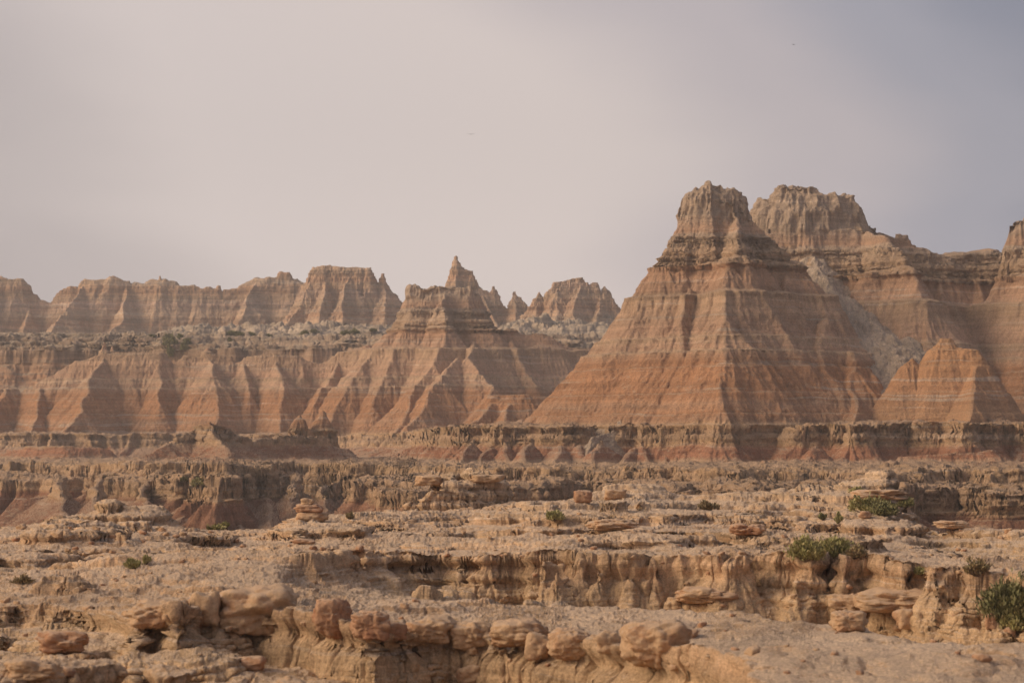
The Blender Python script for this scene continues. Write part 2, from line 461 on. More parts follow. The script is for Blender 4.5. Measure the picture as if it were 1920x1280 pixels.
TAN = (0.495, 0.292, 0.182); TANL = (0.54, 0.365, 0.240); ORG = (0.475, 0.245, 0.132); RED = (0.41, 0.195, 0.115); DUST = (0.53, 0.36, 0.24)
YEL = (0.58, 0.375, 0.22); GREY = (0.52, 0.345, 0.225); WHT = (0.58, 0.46, 0.36); CAP = (0.52, 0.385, 0.285); BRN = (0.30, 0.165, 0.11)
def strata_mat(name, stops, z0, z1, dust=DUST, dust_lo=0.70, dust_hi=0.93, dust_amt=0.75, fine=1.0, band_amt=0.15, streak=1.0, bump=1.0, bdist=0.30, zwob=1.0, grs=9.0, tint=None):
    m, t, b = mat_base(name)
    geo = N(t, 'ShaderNodeNewGeometry')
    pos = geo.outputs['Position']
    sp = N(t, 'ShaderNodeSeparateXYZ'); t.links.new(pos, sp.inputs[0])
    z = sp.outputs['Z']
    wob = noise_n(t, mapping_n(t, pos, (0.12, 0.12, 0.02)), 1.0, 4, 0.6)
    zz = math_n(t, 'ADD', z, math_n(t, 'MULTIPLY', math_n(t, 'SUBTRACT', wob, 0.5), 1.1))
    wob2 = noise_n(t, mapping_n(t, pos, (1.6, 1.6, 0.25)), 1.0, 3, 0.6)
    zz2 = math_n(t, 'ADD', zz, math_n(t, 'MULTIPLY', math_n(t, 'SUBTRACT', wob2, 0.5), 0.55))
    f = maprange_n(t, zz2, z0, z1)
    r = N(t, 'ShaderNodeValToRGB'); ramp_fill(r, [((e - z0) / (z1 - z0), c) for e, c in stops])
    t.links.new(f, r.inputs[0]); col = r.outputs[0]
    # thin beds
    cz = N(t, 'ShaderNodeCombineXYZ'); t.links.new(math_n(t, 'MULTIPLY', zz, 1.0), cz.inputs[2])
    t.links.new(math_n(t, 'MULTIPLY', sp.outputs['X'], 0.02), cz.inputs[0]); t.links.new(math_n(t, 'MULTIPLY', sp.outputs['Y'], 0.02), cz.inputs[1])
    b1 = noise_n(t, cz.outputs[0], 1.5 * fine, 5, 0.65)
    b2 = noise_n(t, cz.outputs[0], 5.0 * fine, 4, 0.7)
    bb = maprange_n(t, b1, 0.38, 0.66, 1 - band_amt, 1 + band_amt)
    bb2 = maprange_n(t, b2, 0.35, 0.68, 1 - band_amt * 0.45, 1 + band_amt * 0.45)
    b3 = noise_n(t, mapping_n(t, cz.outputs[0], (1, 1, 1), (3.1, 1.7, 9.3)), 2.1 * fine, 2, 0.5)
    lin = math_n(t, 'MULTIPLY', maprange_n(t, b3, 0.60, 0.655, 0, 1, True), maprange_n(t, noise_n(t, mapping_n(t, pos, (0.3, 0.3, 0.8)), 1.0, 3, 0.6), 0.35, 0.6, 0.1, 0.75))
    col = mix_n(t, lin, col, (0.60, 0.46, 0.35))
    # patches and downwash streaks
    st = noise_n(t, mapping_n(t, pos, (2.4, 2.4, 0.16)), 1.0, 5, 0.6)
    stv = maprange_n(t, st, 0.3, 0.7, 1 - 0.16 * streak, 1 + 0.14 * streak)
    pt = noise_n(t, pos, 0.22, 5, 0.6)
    ptv = maprange_n(t, pt, 0.3, 0.7, 0.88, 1.12)
    gr = noise_n(t, pos, grs, 6, 0.78)
    grv = maprange_n(t, gr, 0.36, 0.64, 0.66, 1.30)
    k = math_n(t, 'MULTIPLY', math_n(t, 'MULTIPLY', bb, bb2), math_n(t, 'MULTIPLY', stv, math_n(t, 'MULTIPLY', ptv, grv)))
    cc = N(t, 'ShaderNodeVectorMath', operation='SCALE'); t.links.new(col, cc.inputs[0]); t.links.new(k, cc.inputs['Scale'])
    # loose dust lies where the ground is level enough
    nz = N(t, 'ShaderNodeSeparateXYZ'); t.links.new(geo.outputs['True Normal'], nz.inputs[0])
    dn = math_n(t, 'ADD', nz.outputs['Z'], math_n(t, 'MULTIPLY', math_n(t, 'SUBTRACT', gr, 0.5), 0.25))
    dm = maprange_n(t, dn, dust_lo, dust_hi, 0, dust_amt, True)
    dcol = N(t, 'ShaderNodeVectorMath', operation='SCALE'); dcol.inputs[0].default_value = dust; t.links.new(math_n(t, 'MULTIPLY', ptv, grv), dcol.inputs['Scale'])
    final = mix_n(t, dm, cc.outputs[0], dcol.outputs[0])
    if tint: final = mix_n(t, tint[0], final, tint[1])
    t.links.new(final, b.inputs['Base Color'])
    # relief too small for the mesh
    bu = N(t, 'ShaderNodeBump'); bu.inputs['Strength'].default_value = 0.9 * bump; bu.inputs['Distance'].default_value = bdist
    vr = noise_n(t, mapping_n(t, pos, (3.4, 3.4, 0.5)), 1.0, 5, 0.62)
    fn_ = noise_n(t, pos, 3.6, 8, 0.78)
    bh = math_n(t, 'ADD', math_n(t, 'MULTIPLY', vr, 0.7 * streak), math_n(t, 'ADD', math_n(t, 'MULTIPLY', fn_, 1.3), math_n(t, 'MULTIPLY', b2, 0.55)))
    t.links.new(bh, bu.inputs['Height'])
    t.links.new(bu.outputs[0], b.inputs['Normal'])
    return m

TANU = (0.53, 0.325, 0.215)
M_near = strata_mat('banded_mudstone', [(-12, (0.27, .14, .09)), (-8, (0.31, .16, .10)), (-4.6, (0.34, .17, .105)), (-4.1, YEL), (-2.8, GREY), (-1.4, YEL), (-1.0, TANL), (-0.6, RED), (0.3, RED), (0.7, YEL),
    (1.5, GREY), (2.5, YEL), (2.9, TAN), (3.6, ORG), (4.6, TAN), (5.2, ORG), (8.8, ORG), (9.6, TAN), (10.05, TANL), (10.4, TANU), (11.45, TANL), (12, TANU), (16.2, TANL), (16.6, TANU),
    (19.2, TAN), (19.7, TANL), (20.4, GREY), (20.9, TANL), (22.8, CAP), (23.2, TANU), (25, CAP)], -12, 28, zwob=1.0)
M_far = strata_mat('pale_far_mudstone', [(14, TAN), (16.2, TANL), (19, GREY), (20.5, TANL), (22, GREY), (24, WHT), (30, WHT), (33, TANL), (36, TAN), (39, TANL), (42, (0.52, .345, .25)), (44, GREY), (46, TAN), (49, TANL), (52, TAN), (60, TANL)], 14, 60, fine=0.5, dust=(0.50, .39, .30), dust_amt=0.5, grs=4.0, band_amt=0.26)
M_white = strata_mat('chalky_white_mudstone', [(14, TAN), (17, (0.42, .27, .18)), (19, (0.38, .26, .185)), (20.3, (0.48, .34, .24)), (21, (0.38, .27, .20)), (22.5, (0.50, .37, .27)), (25, (0.53, .42, .33)), (28, (0.50, .38, .28)), (34, (0.52, .41, .31))], 14, 34, fine=0.9, band_amt=0.30, dust=(0.5, .39, .28))

def struct(o, label=None):
    o['kind'] = 'structure'
    if label: o['label'] = label
    return o

def butte(name, prims, x0, x1, y0, y1, nx, ny, mat, label, gully=0.9, gf=0.30, seed=0.0, **kw):
    tk = {k: kw.pop(k) for k in list(kw) if k in ('push', 'rough', 'rough2', 'back', 'coarse', 'post', 'rill')}
    fn = lambda X, Y: field(prims, X, Y, gully=gully, gf=gf, seed=seed, **kw)
    V = terrain(name, fn, x0, x1, nx, y0, y1, ny, mat, seed=seed, **tk)
    return struct(grid_mesh(name, V, mat, nx, ny), label)

M_fin = strata_mat('orange_mudstone', [(0, (0.47, .265, .15)), (3.5, (0.48, .275, .155)), (6, (0.49, .26, .14)), (9, (0.52, .275, .14)), (12, (0.53, .305, .165))], 0, 13, band_amt=0.10, dust=(0.56, .34, .19), streak=0.9)
#@@BUTTES
# ------------------------------------------------------------------ the big twin-topped butte
big = [
    ridge_px([(1297, 376, 258, 0.15, 1.3), (1301, 360, 258), (1305, 351, 258), (1312, 356, 258), (1318, 352, 257.5), (1327, 338, 258), (1338, 343, 258), (1350, 345, 258), (1361, 352, 258), (1371, 348, 258), (1376, 357, 258), (1383, 364, 257.6), (1390, 384, 258, 0.2, 1.3)], r=0.2, m=1.1, step=0.8, amp=0.12, zamp=0.15),
    ridge_px([(1302, 376, 257), (1370, 378, 256.5), (1380, 388, 257)], r=0.15, m=1.0, step=1.5, amp=0.3),
    spur((1300, 390, 257), (1190, 575, 255), m=1.0, seed=4), spur((1190, 575, 255), (990, 792, 251), m=0.95, seed=5),
    spur((1375, 395, 256), (1372, 500, 249.0), m=1.0, seed=6, amp=0.2), spur((1372, 500, 249.0), (1362, 552, 245.0), m=1.0, seed=6, amp=0.2), spur((1362, 552, 245), (1354, 796, 229.5), m=1.0, seed=7, amp=0.3),
    spur((1392, 395, 257), (1478, 500, 256.5), m=1.0, seed=8), spur((1478, 500, 256.5), (1600, 662, 250), m=1.0, seed=9), spur((1600, 662, 250), (1690, 790, 240), m=0.95, seed=10),
    spur((1470, 520, 254), (1462, 640, 245), m=1.0, seed=11), spur((1462, 640, 245), (1448, 796, 236), m=1.0, seed=12),
    spur((1540, 600, 251), (1545, 796, 237), m=1.0, seed=13), spur((1590, 660, 249), (1600, 796, 236), m=1.0, seed=15),
    spur((1230, 560, 254), (1215, 700, 244), m=1.0, seed=16, amp=.3), spur((1215, 700, 244), (1200, 796, 238), m=1.0, seed=17),
    spur((1290, 540, 251), (1275, 660, 242.5), m=1.0, seed=18), spur((1275, 660, 242.5), (1265, 796, 236), m=1, seed=19),
]
butte('butte', big, -3, 44, 226, 285, 560, 640, M_near, 'tall orange and tan banded butte with a crumbling grey summit, nearest of the big peaks', gully=1.35, gmax=0.36, gf=0.34, seed=1.0, mixn=0.12)

# ------------------------------------------------------------------ its twin behind, with the long ledged wall to the right
twin = [
    ridge_px([(1425, 392, 275, 0.7), (1445, 372, 275, 1.2), (1480, 349, 275, 1.5), (1515, 352, 275, 1.4), (1550, 366, 275, 1.3), (1595, 372, 275, 1.0), (1601, 385, 275, 0.7)], r=1.2, m=1.35, step=1.2, amp=0.15),
    ridge_px([(1440, 440, 273), (1600, 432, 273)], r=1.5, m=1.0),
    ridge_px([(1601, 420, 276), (1625, 437, 277), (1650, 445, 277), (1680, 453, 277), (1692, 452, 277), (1704, 452, 277), (1712, 462, 277), (1745, 475, 277), (1780, 485, 277), (1795, 497, 277)], r=0.5, step=1.5, amp=0.1),
    ridge_px([(1627, 430, 277), (1632, 428, 277)], r=0.3, m=1.5), ridge_px([(1640, 434, 277), (1643, 432, 277)], r=0.25, m=1.5),
    ridge_px([(1690, 444, 277), (1703, 443, 277)], r=0.35, m=1.6),
    ridge_px([(1797, 476, 279), (1845, 474, 279), (1880, 482, 279), (1960, 486, 279), (2100, 480, 279)], r=1.5, m=1.3),
    ridge_px([(1904, 420, 271, .2), (1920, 413, 271, .8), (1990, 400, 271, 1.5)], r=0.5, m=3.0, step=1.5, amp=.1), 
    ridge_px([(1780, 505, 281), (1960, 505, 281)], r=2.0),
    spur((1600, 400, 275), (1690, 480, 266), seed=21), spur((1690, 480, 266), (1740, 640, 256), seed=22),
    spur((1440, 430, 272), (1420, 640, 262), seed=24), spur((1520, 440, 272), (1560, 660, 258), seed=25),
    spur((1830, 520, 276), (1880, 700, 262), seed=27), spur((1760, 520, 276), (1800, 660, 262), seed=28),
    spur((1940, 440, 270), (1965, 560, 264), seed=29), spur((2000, 500, 276), (2060, 790, 254), seed=30),
]
butte('butte', twin, 22, 92, 240, 305, 700, 540, M_near, 'massive tan butte with a broad rounded grey top and a ledged wall running off to the right', gully=1.0, gf=0.3, seed=2.0, mixn=0.15)

# small bright fin at the right
fin = [
    ridge_px([(1756, 668, 243), (1759, 650, 243), (1770, 636, 243), (1782, 635, 243), (1800, 652, 242.6), (1822, 654, 242), (1837, 668, 241.5)], r=0.3, m=1.25, step=1.2, amp=0.1),
    spur((1835, 672, 241.3), (1814, 797, 231.5), m=1.15, seed=31, amp=.15), spur((1838, 680, 241.5), (1893, 797, 243), m=1.3, seed=32, amp=.2),
    ridge_px([(1612, 797, 241), (1650, 748, 241.5), (1690, 696, 242), (1700, 682, 242.3), (1714, 673, 242.6), (1728, 684, 242.6), (1745, 703, 242.7), (1756, 668, 243)], r=0.1, m=1.2, step=1.5, amp=0.15),
]
butte('ridge', fin, 30, 56, 226, 256, 400, 420, M_fin, 'small bright orange twin-pointed fin in front of the ledged wall', gully=0.18, gf=0.5, seed=3.0, warp=0.2, rill=0.45)

# ------------------------------------------------------------------ the flat-topped middle butte
Ym = 392
mid = [
    ridge_px([(778, 545, Ym, 1.0), (800, 541, Ym, 1.5), (835, 536, Ym, 2.0), (870, 541, Ym, 1.6), (886, 552, Ym, 1.0)], r=1.2, m=1.25, step=2, amp=.2),
    ridge_px([(775, 600, Ym - 3), (900, 600, Ym - 3)], r=1.5),
    ridge_px([(690, 658, Ym - 5), (720, 632, Ym - 4), (780, 618, Ym - 3), (900, 618, Ym - 3), (960, 622, Ym - 2), (1030, 640, Ym)], r=0.5),
    spur((835, 545, Ym - 2), (838, 640, Ym - 12), seed=41), spur((838, 640, Ym - 12), (790, 720, Ym - 20), seed=42, m=1.0), spur((790, 720, Ym - 20), (725, 848, Ym - 38), seed=43),
    spur((700, 655, Ym - 6), (660, 720, Ym - 12), seed=44), spur((660, 720, Ym - 12), (612, 800, Ym - 20), seed=45),
    spur((890, 640, Ym - 8), (880, 668, Ym - 17), seed=46, amp=.2), spur((880, 668, Ym - 17), (925, 725, Ym - 24), seed=47, amp=.2), spur((925, 725, Ym - 24), (870, 830, Ym - 40), seed=48),
    spur((860, 670, Ym - 17), (760, 800, Ym - 36), seed=49),
    spur((960, 640, Ym - 5), (1000, 720, Ym - 12), seed=51), spur((985, 640, Ym), (1060, 720, Ym - 6), seed=52), spur((1000, 640, Ym), (1110, 690, Ym + 4), seed=53),
    ridge_px([(1000, 632, Ym + 3), (1100, 660, Ym + 5), (1160, 690, Ym + 6)], r=0.6),
    spur((740, 640, Ym - 6), (700, 760, Ym - 19), seed=54),
]
butte('butte', mid, -34, 22, 338, 420, 620, 560, M_near, 'flat-topped tan butte with dark ledges below its cap, left of the tallest peak', gully=1.5, gf=0.22, seed=4.0)
knob = [ridge_px([(925, 742, 300, .6), (985, 740, 300, .6)], r=0.5, m=1.1), spur((985, 745, 300), (1010, 800, 296), seed=55), spur((930, 745, 300), (872, 810, 292), seed=56), spur((960, 745, 300), (950, 815, 290), seed=57)]
butte('mound', knob, -9, 8, 280, 312, 220, 220, M_near, 'low smooth orange mound with a flat top at the foot of the middle butte', gully=0.4, gf=0.4, seed=5.0)

# ------------------------------------------------------------------ the long red ridge on the left
Yl = 395
left = [
    ridge_px([(-360, 690, Yl), (-200, 668, Yl), (-60, 700, Yl), (10, 725, Yl), (35, 738, Yl), (80, 715, Yl), (150, 680, Yl), (198, 663, Yl, 1.0), (300, 668, Yl, 1.2), (325, 690, Yl), (350, 672, Yl), (393, 664, Yl, 1), (430, 668, Yl), (440, 682, Yl), (470, 668, Yl), (520, 664, Yl, 1), (560, 668, Yl), (603, 683, Yl), (630, 668, Yl), (690, 655, Yl, .8)], r=0.5, step=3, amp=.3),
    ridge_px([(196, 645, Yl), (200, 645, Yl)], r=0.05, m=2.6), ridge_px([(214, 650, Yl + 1), (217, 650, Yl + 1)], r=0.05, m=2.6), ridge_px([(385, 652, Yl), (389, 652, Yl)], r=0.05, m=1.9),
    spur((198, 664, Yl), (170, 716, Yl - 10), seed=61, amp=.4), spur((170, 716, Yl - 10), (158, 770, Yl - 19), seed=62), spur((158, 770, Yl - 19), (110, 820, Yl - 28), seed=63),
    spur((393, 665, Yl), (404, 730, Yl - 11), seed=64, amp=.4), spur((404, 730, Yl - 11), (402, 815, Yl - 22), seed=65),
    spur((520, 665, Yl), (535, 730, Yl - 10), seed=66), spur((535, 730, Yl - 10), (520, 820, Yl - 20), seed=67),
    spur((640, 668, Yl), (590, 760, Yl - 14), seed=68), 
    spur((80, 716, Yl), (60, 810, Yl - 19), seed=69), spur((10, 726, Yl), (-30, 815, Yl - 18), seed=70), spur((300, 668, Yl), (300, 760, Yl - 12), seed=71),
    spur((250, 668, Yl), (255, 730, Yl - 6), seed=72), spur((460, 670, Yl), (465, 740, Yl - 9), seed=73), spur((570, 670, Yl), (565, 740, Yl - 7), seed=74),
]
butte('ridge', left, -116, -20, 350, 420, 980, 450, M_near, 'long red and orange banded ridge with sharp pleated spurs on the left', gully=1.3, gf=0.2, seed=6.0)
#@@FAR
Yf = 700
wall = [
    ridge_px([(-380, 530, Yf, 2), (-250, 520, Yf, 2), (-80, 515, Yf, 2), (0, 528, Yf), (15, 534, Yf), (38, 531, Yf), (48, 540, Yf), (62, 556, Yf), (72, 568, Yf), (92, 568, Yf), (108, 548, Yf), (122, 540, Yf), (133, 535, Yf), (146, 540, Yf), (156, 526, Yf), (175, 527, Yf), (193, 525, Yf), (236, 531, Yf),
              (240, 537, Yf), (262, 533, Yf), (296, 531, Yf), (330, 532, Yf), (362, 534, Yf), (392, 541, Yf), (408, 544, Yf), (420, 552, Yf), (425, 544, Yf), (450, 538, Yf), (480, 530, Yf), (520, 524, Yf), (545, 524, Yf), (580, 534, Yf), (600, 540, Yf)], r=0.8, m=1.1, step=1.6, amp=.5, zamp=.35),
    ridge_px([(299, 522, Yf), (301, 522, Yf)], r=0.25, m=2.4), ridge_px([(409, 538, Yf), (411, 538, Yf)], r=0.3, m=2.2), ridge_px([(526, 514, Yf), (540, 513, Yf)], r=0.7, m=2.0),
    spur((236, 532, Yf), (232, 600, Yf - 14), seed=81), spur((160, 530, Yf), (100, 620, Yf - 22), seed=82), spur((0, 532, Yf), (-40, 620, Yf - 20), seed=83),
    spur((232, 600, Yf - 14), (190, 640, Yf - 30), seed=84), spur((480, 532, Yf), (450, 600, Yf - 16), seed=86), 
    spur((60, 568, Yf), (40, 640, Yf - 22), seed=89),
]
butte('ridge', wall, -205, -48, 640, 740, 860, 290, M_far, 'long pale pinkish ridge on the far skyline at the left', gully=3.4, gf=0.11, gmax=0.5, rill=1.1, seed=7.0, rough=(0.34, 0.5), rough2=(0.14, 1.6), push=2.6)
Yc = 650
cas = [
    ridge_px([(592, 502, Yc, 1.0), (612, 499, Yc), (640, 501, Yc), (690, 503, Yc, 1.0)], r=1.5, m=1.6, step=2, amp=.3),
    ridge_px([(700, 512, Yc), (704, 518, Yc)], r=.3, m=1.8), ridge_px([(717, 513, Yc), (721, 512, Yc)], r=.12, m=1.7), ridge_px([(712, 530, Yc), (730, 535, Yc), (745, 555, Yc), (760, 572, Yc)], r=.3, m=1.2), 
    ridge_px([(763, 557, Yc + 5), (768, 556, Yc + 5)], r=.3, m=1.5),
    spur((592, 510, Yc), (560, 580, Yc - 8), seed=91), spur((560, 580, Yc - 8), (530, 620, Yc - 20), seed=92), spur((655, 508, Yc), (640, 600, Yc - 18), seed=93),
    spur((720, 530, Yc), (720, 600, Yc - 14), seed=95), spur((615, 510, Yc), (600, 600, Yc - 18), seed=96),
]
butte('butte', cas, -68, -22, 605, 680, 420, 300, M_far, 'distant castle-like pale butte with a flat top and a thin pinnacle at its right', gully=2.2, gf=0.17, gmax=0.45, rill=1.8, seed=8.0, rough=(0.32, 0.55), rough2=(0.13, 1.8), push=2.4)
Ys = 640
spire = [
    ridge_px([(847, 498, Ys, .25), (851, 482, Ys, .15), (854, 478, Ys, .15), (860, 492, Ys, .2), (872, 505, Ys, .5), (882, 508, Ys, .5), (892, 525, Ys, .4), (900, 540, Ys)], r=.3, m=2.0, step=1.5, amp=.15),
    ridge_px([(830, 540, Ys), (900, 542, Ys), (925, 555, Ys), (945, 575, Ys), (990, 590, Ys)], r=.8, m=1.2),
    ridge_px([(922, 537, Ys, .15), (926, 537, Ys, .15), (935, 552, Ys)], r=.3, m=1.6), ridge_px([(966, 547, Ys, .1), (970, 546, Ys, .1), (985, 565, Ys)], r=.2, m=1.5),
    spur((855, 510, Ys), (850, 600, Ys - 18), seed=101), spur((900, 545, Ys), (930, 610, Ys - 14), seed=102), spur((968, 560, Ys), (965, 610, Ys - 12), seed=103),
]
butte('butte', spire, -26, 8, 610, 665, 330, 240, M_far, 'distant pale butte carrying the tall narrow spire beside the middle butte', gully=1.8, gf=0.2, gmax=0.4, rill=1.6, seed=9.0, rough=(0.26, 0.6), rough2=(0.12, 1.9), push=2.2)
Yr = 610
rgt = [
    ridge_px([(1003, 562, Yr, .3), (1012, 548, Yr, .2), (1022, 562, Yr, .3)], r=.3, m=1.4, step=1.5, amp=.1),
    ridge_px([(1030, 548, Yr), (1045, 530, Yr), (1065, 526, Yr), (1088, 521, Yr, .4), (1097, 530, Yr), (1102, 545, Yr)], r=.5, m=1.5, step=1.5, amp=.2),
    ridge_px([(1106, 532, Yr, .4), (1118, 530, Yr, .4), (1128, 548, Yr, .2), (1134, 537, Yr, .3), (1142, 545, Yr), (1152, 570, Yr), (1162, 582, Yr)], r=.3, m=1.5, step=1.5, amp=.2),
    ridge_px([(990, 590, Yr), (1160, 588, Yr)], r=1.5, m=1.0),
    spur((1085, 530, Yr), (1075, 600, Yr - 14), seed=111), spur((1125, 550, Yr), (1120, 605, Yr - 12), seed=112), spur((1012, 560, Yr), (1005, 605, Yr - 10), seed=113), spur((1050, 535, Yr), (1040, 600, Yr - 12), seed=114),
]
butte('butte', rgt, 2, 34, 580, 635, 330, 240, M_far, 'distant pale jagged butte just left of the tallest peak', gully=1.8, gf=0.22, gmax=0.45, rill=1.8, seed=10.0, rough=(0.26, 0.6), rough2=(0.12, 1.9), push=2.2)

# upland between the near ridges and the far skyline: banded step, then chalky lumps
def upland(X, Y):
    edge = 455 + 14 * fbm2(X, Y, 0.02, 3, 0.5, 3.0) + 5 * fbm2(X, Y, 0.12, 3, 0.5, 4.0)
    e2 = 520 + 16 * fbm2(X, Y, 0.02, 3, 0.5, 8.0)
    s = Y - edge
    z = np.interp(s, [-60, -14, -9, -8.6, -6, -5.6, -3, -2.7, 0, 0.5, 4, 4.4, 8, 40], [2, 12, 16.2, 18.6, 18.7, 19.4, 19.5, 20.3, 20.4, 21.3, 21.4, 22.0, 22.2, 22.8])
    k = sstep(0, 30, Y - e2)
    f1, f2, cid = worley(X * 0.11 + 0.9 * fbm2(X, Y, 0.10, 3, .5, 5.0), Y * 0.045, 2.0)
    l = np.clip(1.05 - f1 * 1.2 - 0.5 * np.abs(fbm2(X, Y, 0.25, 4, .6, 9.0)), 0, 1) ** 0.6 * (0.45 + 0.7 * cid)
    wt = np.interp(X / Y * F + 960, [150, 260, 340, 700, 900, 1000, 1160, 1400], [0.15, 0.5, 1, 1, .9, 1.25, 1.2, 1])
    z = z + k * (2.2 * wt + 4.6 * l * wt) + 0.05 * np.maximum(0, Y - 560)
    gl = np.abs(vn2(X * 0.5 + 0.3 * vn2(X, Y), Y * 0.12)) 
    return z - k * gl * 0.9
V = terrain('upland', upland, -0.235, 0.09, 1100, 395, 900, 420, M_white, fan=True, coarse=900, ks=15, push=2.6, rill=2.5, rough=(0.30, 0.5), rough2=(0.1, 1.8))
UV_ = V
struct(grid_mesh('badlands_hills', V, M_white, 1100, 420), 'chalky pale lumpy hills between the red ridge and the far skyline')

# ------------------------------------------------------------------ loose pale scree
M_scree = strata_mat('pale_scree', [(-3, (0.56, .42, .31)), (5, (0.62, .47, .355)), (20, (0.66, .51, .39))], -3, 20, band_amt=0.06, dust=(0.62, .48, .36), streak=1.6, bump=1.3)
def scree(name, line, slope, x0, x1, y0, y1, nx, ny, label, amp=0.25):
    P = [W(*p) for p in line]
    def fn(X, Y):
        Xw = X + 0.8 * fbm2(X, Y, 0.25, 3, .5, 1.5); best = np.full(X.shape, -30.0)
        for a, b in zip(P[:-1], P[1:]):
            dx = b[0] - a[0]; dy = b[1] - a[1]
            t = np.clip(((Xw - a[0]) * dx + (Y - a[1]) * dy) / (dx * dx + dy * dy), 0, 1)
            d = np.hypot(Xw - a[0] - t * dx, Y - a[1] - t * dy)
            best = np.maximum(best, a[2] + (b[2] - a[2]) * t - slope * d)
        return best + amp * fbm2(X, Y, 0.5, 4, .55, 2.5)
    V = terrain(name, fn, x0, x1, nx, y0, y1, ny, M_scree, push=0, rough=(0.08, 1.5), rough2=(0.05, 5.0))
    struct(grid_mesh(name, V, M_scree, nx, ny), label)
scree('scree_slope', [(1510, 474, 270), (1565, 542, 263.5), (1632, 604, 257.5), (1700, 672, 251.5)], 0.62, 30, 46, 244, 276, 260, 260, 'long pale scree slope down the right flank of the tallest peak', amp=0.6)
scree('scree_slope', [(1166, 746, 245.2), (1158, 806, 239.4), (1112, 820, 235.5), (1080, 872, 229.5)], 0.95, 2, 16, 222, 250, 220, 220, 'pale rubble fan spilling over the ledge below the tallest peak')

#@@BENCH
# ------------------------------------------------------------------ benches and canyon floor
b1 = poly_px([(800, 300), (830, 285), (880, 252), (960, 241), (1060, 238), (1110, 242), (1200, 236), (1300, 233), (1400, 235), (1500, 230), (1560, 232), (1600, 221), (1700, 224), (1820, 220), (1900, 226), (2000, 220), (2400, 220), (2200, 600), (900, 600)], 2.5, amp=1.6, step=4)
b1far = poly_px([(-400, 368), (60, 366), (330, 370), (560, 368), (700, 362), (770, 335), (830, 300), (860, 600), (-400, 600)], 2.5, amp=1.6, step=4, m=0.33)
b1b = ridge_px([(330, 832, 256), (355, 815, 255), (372, 806, 255, .6), (398, 802, 254, .6), (425, 812, 256)], r=0.3, step=2, m=0.55)
b1h = ridge_px([(425, 814, 258), (470, 824, 262), (520, 816, 268), (560, 822, 272), (600, 815, 276), (650, 842, 280)], r=0.4, step=3, amp=0.8, m=0.8)
b1c = ridge_px([(552, 812, 294), (557, 778, 294), (560, 812, 294)], r=0.05, m=1.6)
b1d = ridge_px([(585, 800, 296), (600, 770, 296), (603, 772, 296), (625, 815, 297)], r=0.08, m=1.2)
b1e = spur((398, 804, 254), (432, 868, 240), seed=121, amp=.2, m=0.6)
b1f = spur((372, 808, 255), (262, 858, 246), seed=122, m=0.6)
b1g = ridge_px([(0, 850, 330), (60, 838, 325), (130, 836, 322), (200, 842, 324)], r=0.8, m=1.0)
def bp(pts, E, **k): return poly_px(pts, E, **k)
b2 = bp([(-400, 300), (60, 275), (150, 262), (230, 252), (300, 236), (370, 222), (405, 212), (435, 216), (455, 232), (500, 246), (560, 250), (640, 240), (720, 228), (800, 215), (900, 205), (1010, 200), (1100, 205), (1250, 195), (1330, 188), (1400, 182), (1500, 188), (1620, 180), (1720, 170), (1800, 176), (1880, 168), (1960, 172), (2400, 165), (2400, 600), (-400, 600)], -1.35, amp=2.0, step=4)
b3 = bp([(-400, 285), (60, 262), (150, 248), (230, 240), (290, 222), (360, 208), (410, 200), (440, 206), (470, 226), (560, 240), (640, 230), (720, 214), (760, 190), (800, 182), (860, 186), (900, 195), (1010, 186), (1100, 196), (1250, 176), (1330, 182), (1400, 170), (1500, 180), (1620, 166), (1720, 158), (1800, 168), (1880, 158), (1960, 160), (2400, 155), (2400, 600), (-400, 600)], -2.75, amp=2.0, step=4, seed=14)
apr = [spur((1535, 838, 222), (1520, 876, 214), seed=131), ridge_px([(1525, 845, 219), (1545, 843, 220)], r=.2), ridge_px([(1700, 850, 214), (1850, 838, 214), (1870, 868, 212)], r=.3),]
_q = random.Random(9)
for _k in range(26):
    _px = 880 + _k * 42 + _q.uniform(-14, 14); _Y = 236 - (8 if _px > 1580 else 0) + (5 if _px < 960 else 0)
    _a = _q.uniform(812, 842); apr.append(spur((_px, _a, _Y - 1), (_px + _q.uniform(-22, 22), 868, _Y - _q.uniform(5, 9)), seed=200 + _k, m=_q.uniform(.75, 1.1)))
for _k in range(9):
    _px = 120 + _k * 75 + _q.uniform(-20, 20); apr.append(spur((_px, _q.uniform(890, 915), 225), (_px + _q.uniform(-60, 60), 985, 200), seed=260 + _k, m=.8))
fl = [b1, b1far, b1b, b1h, b1c, b1d, b1e, b1f, b1g] + apr
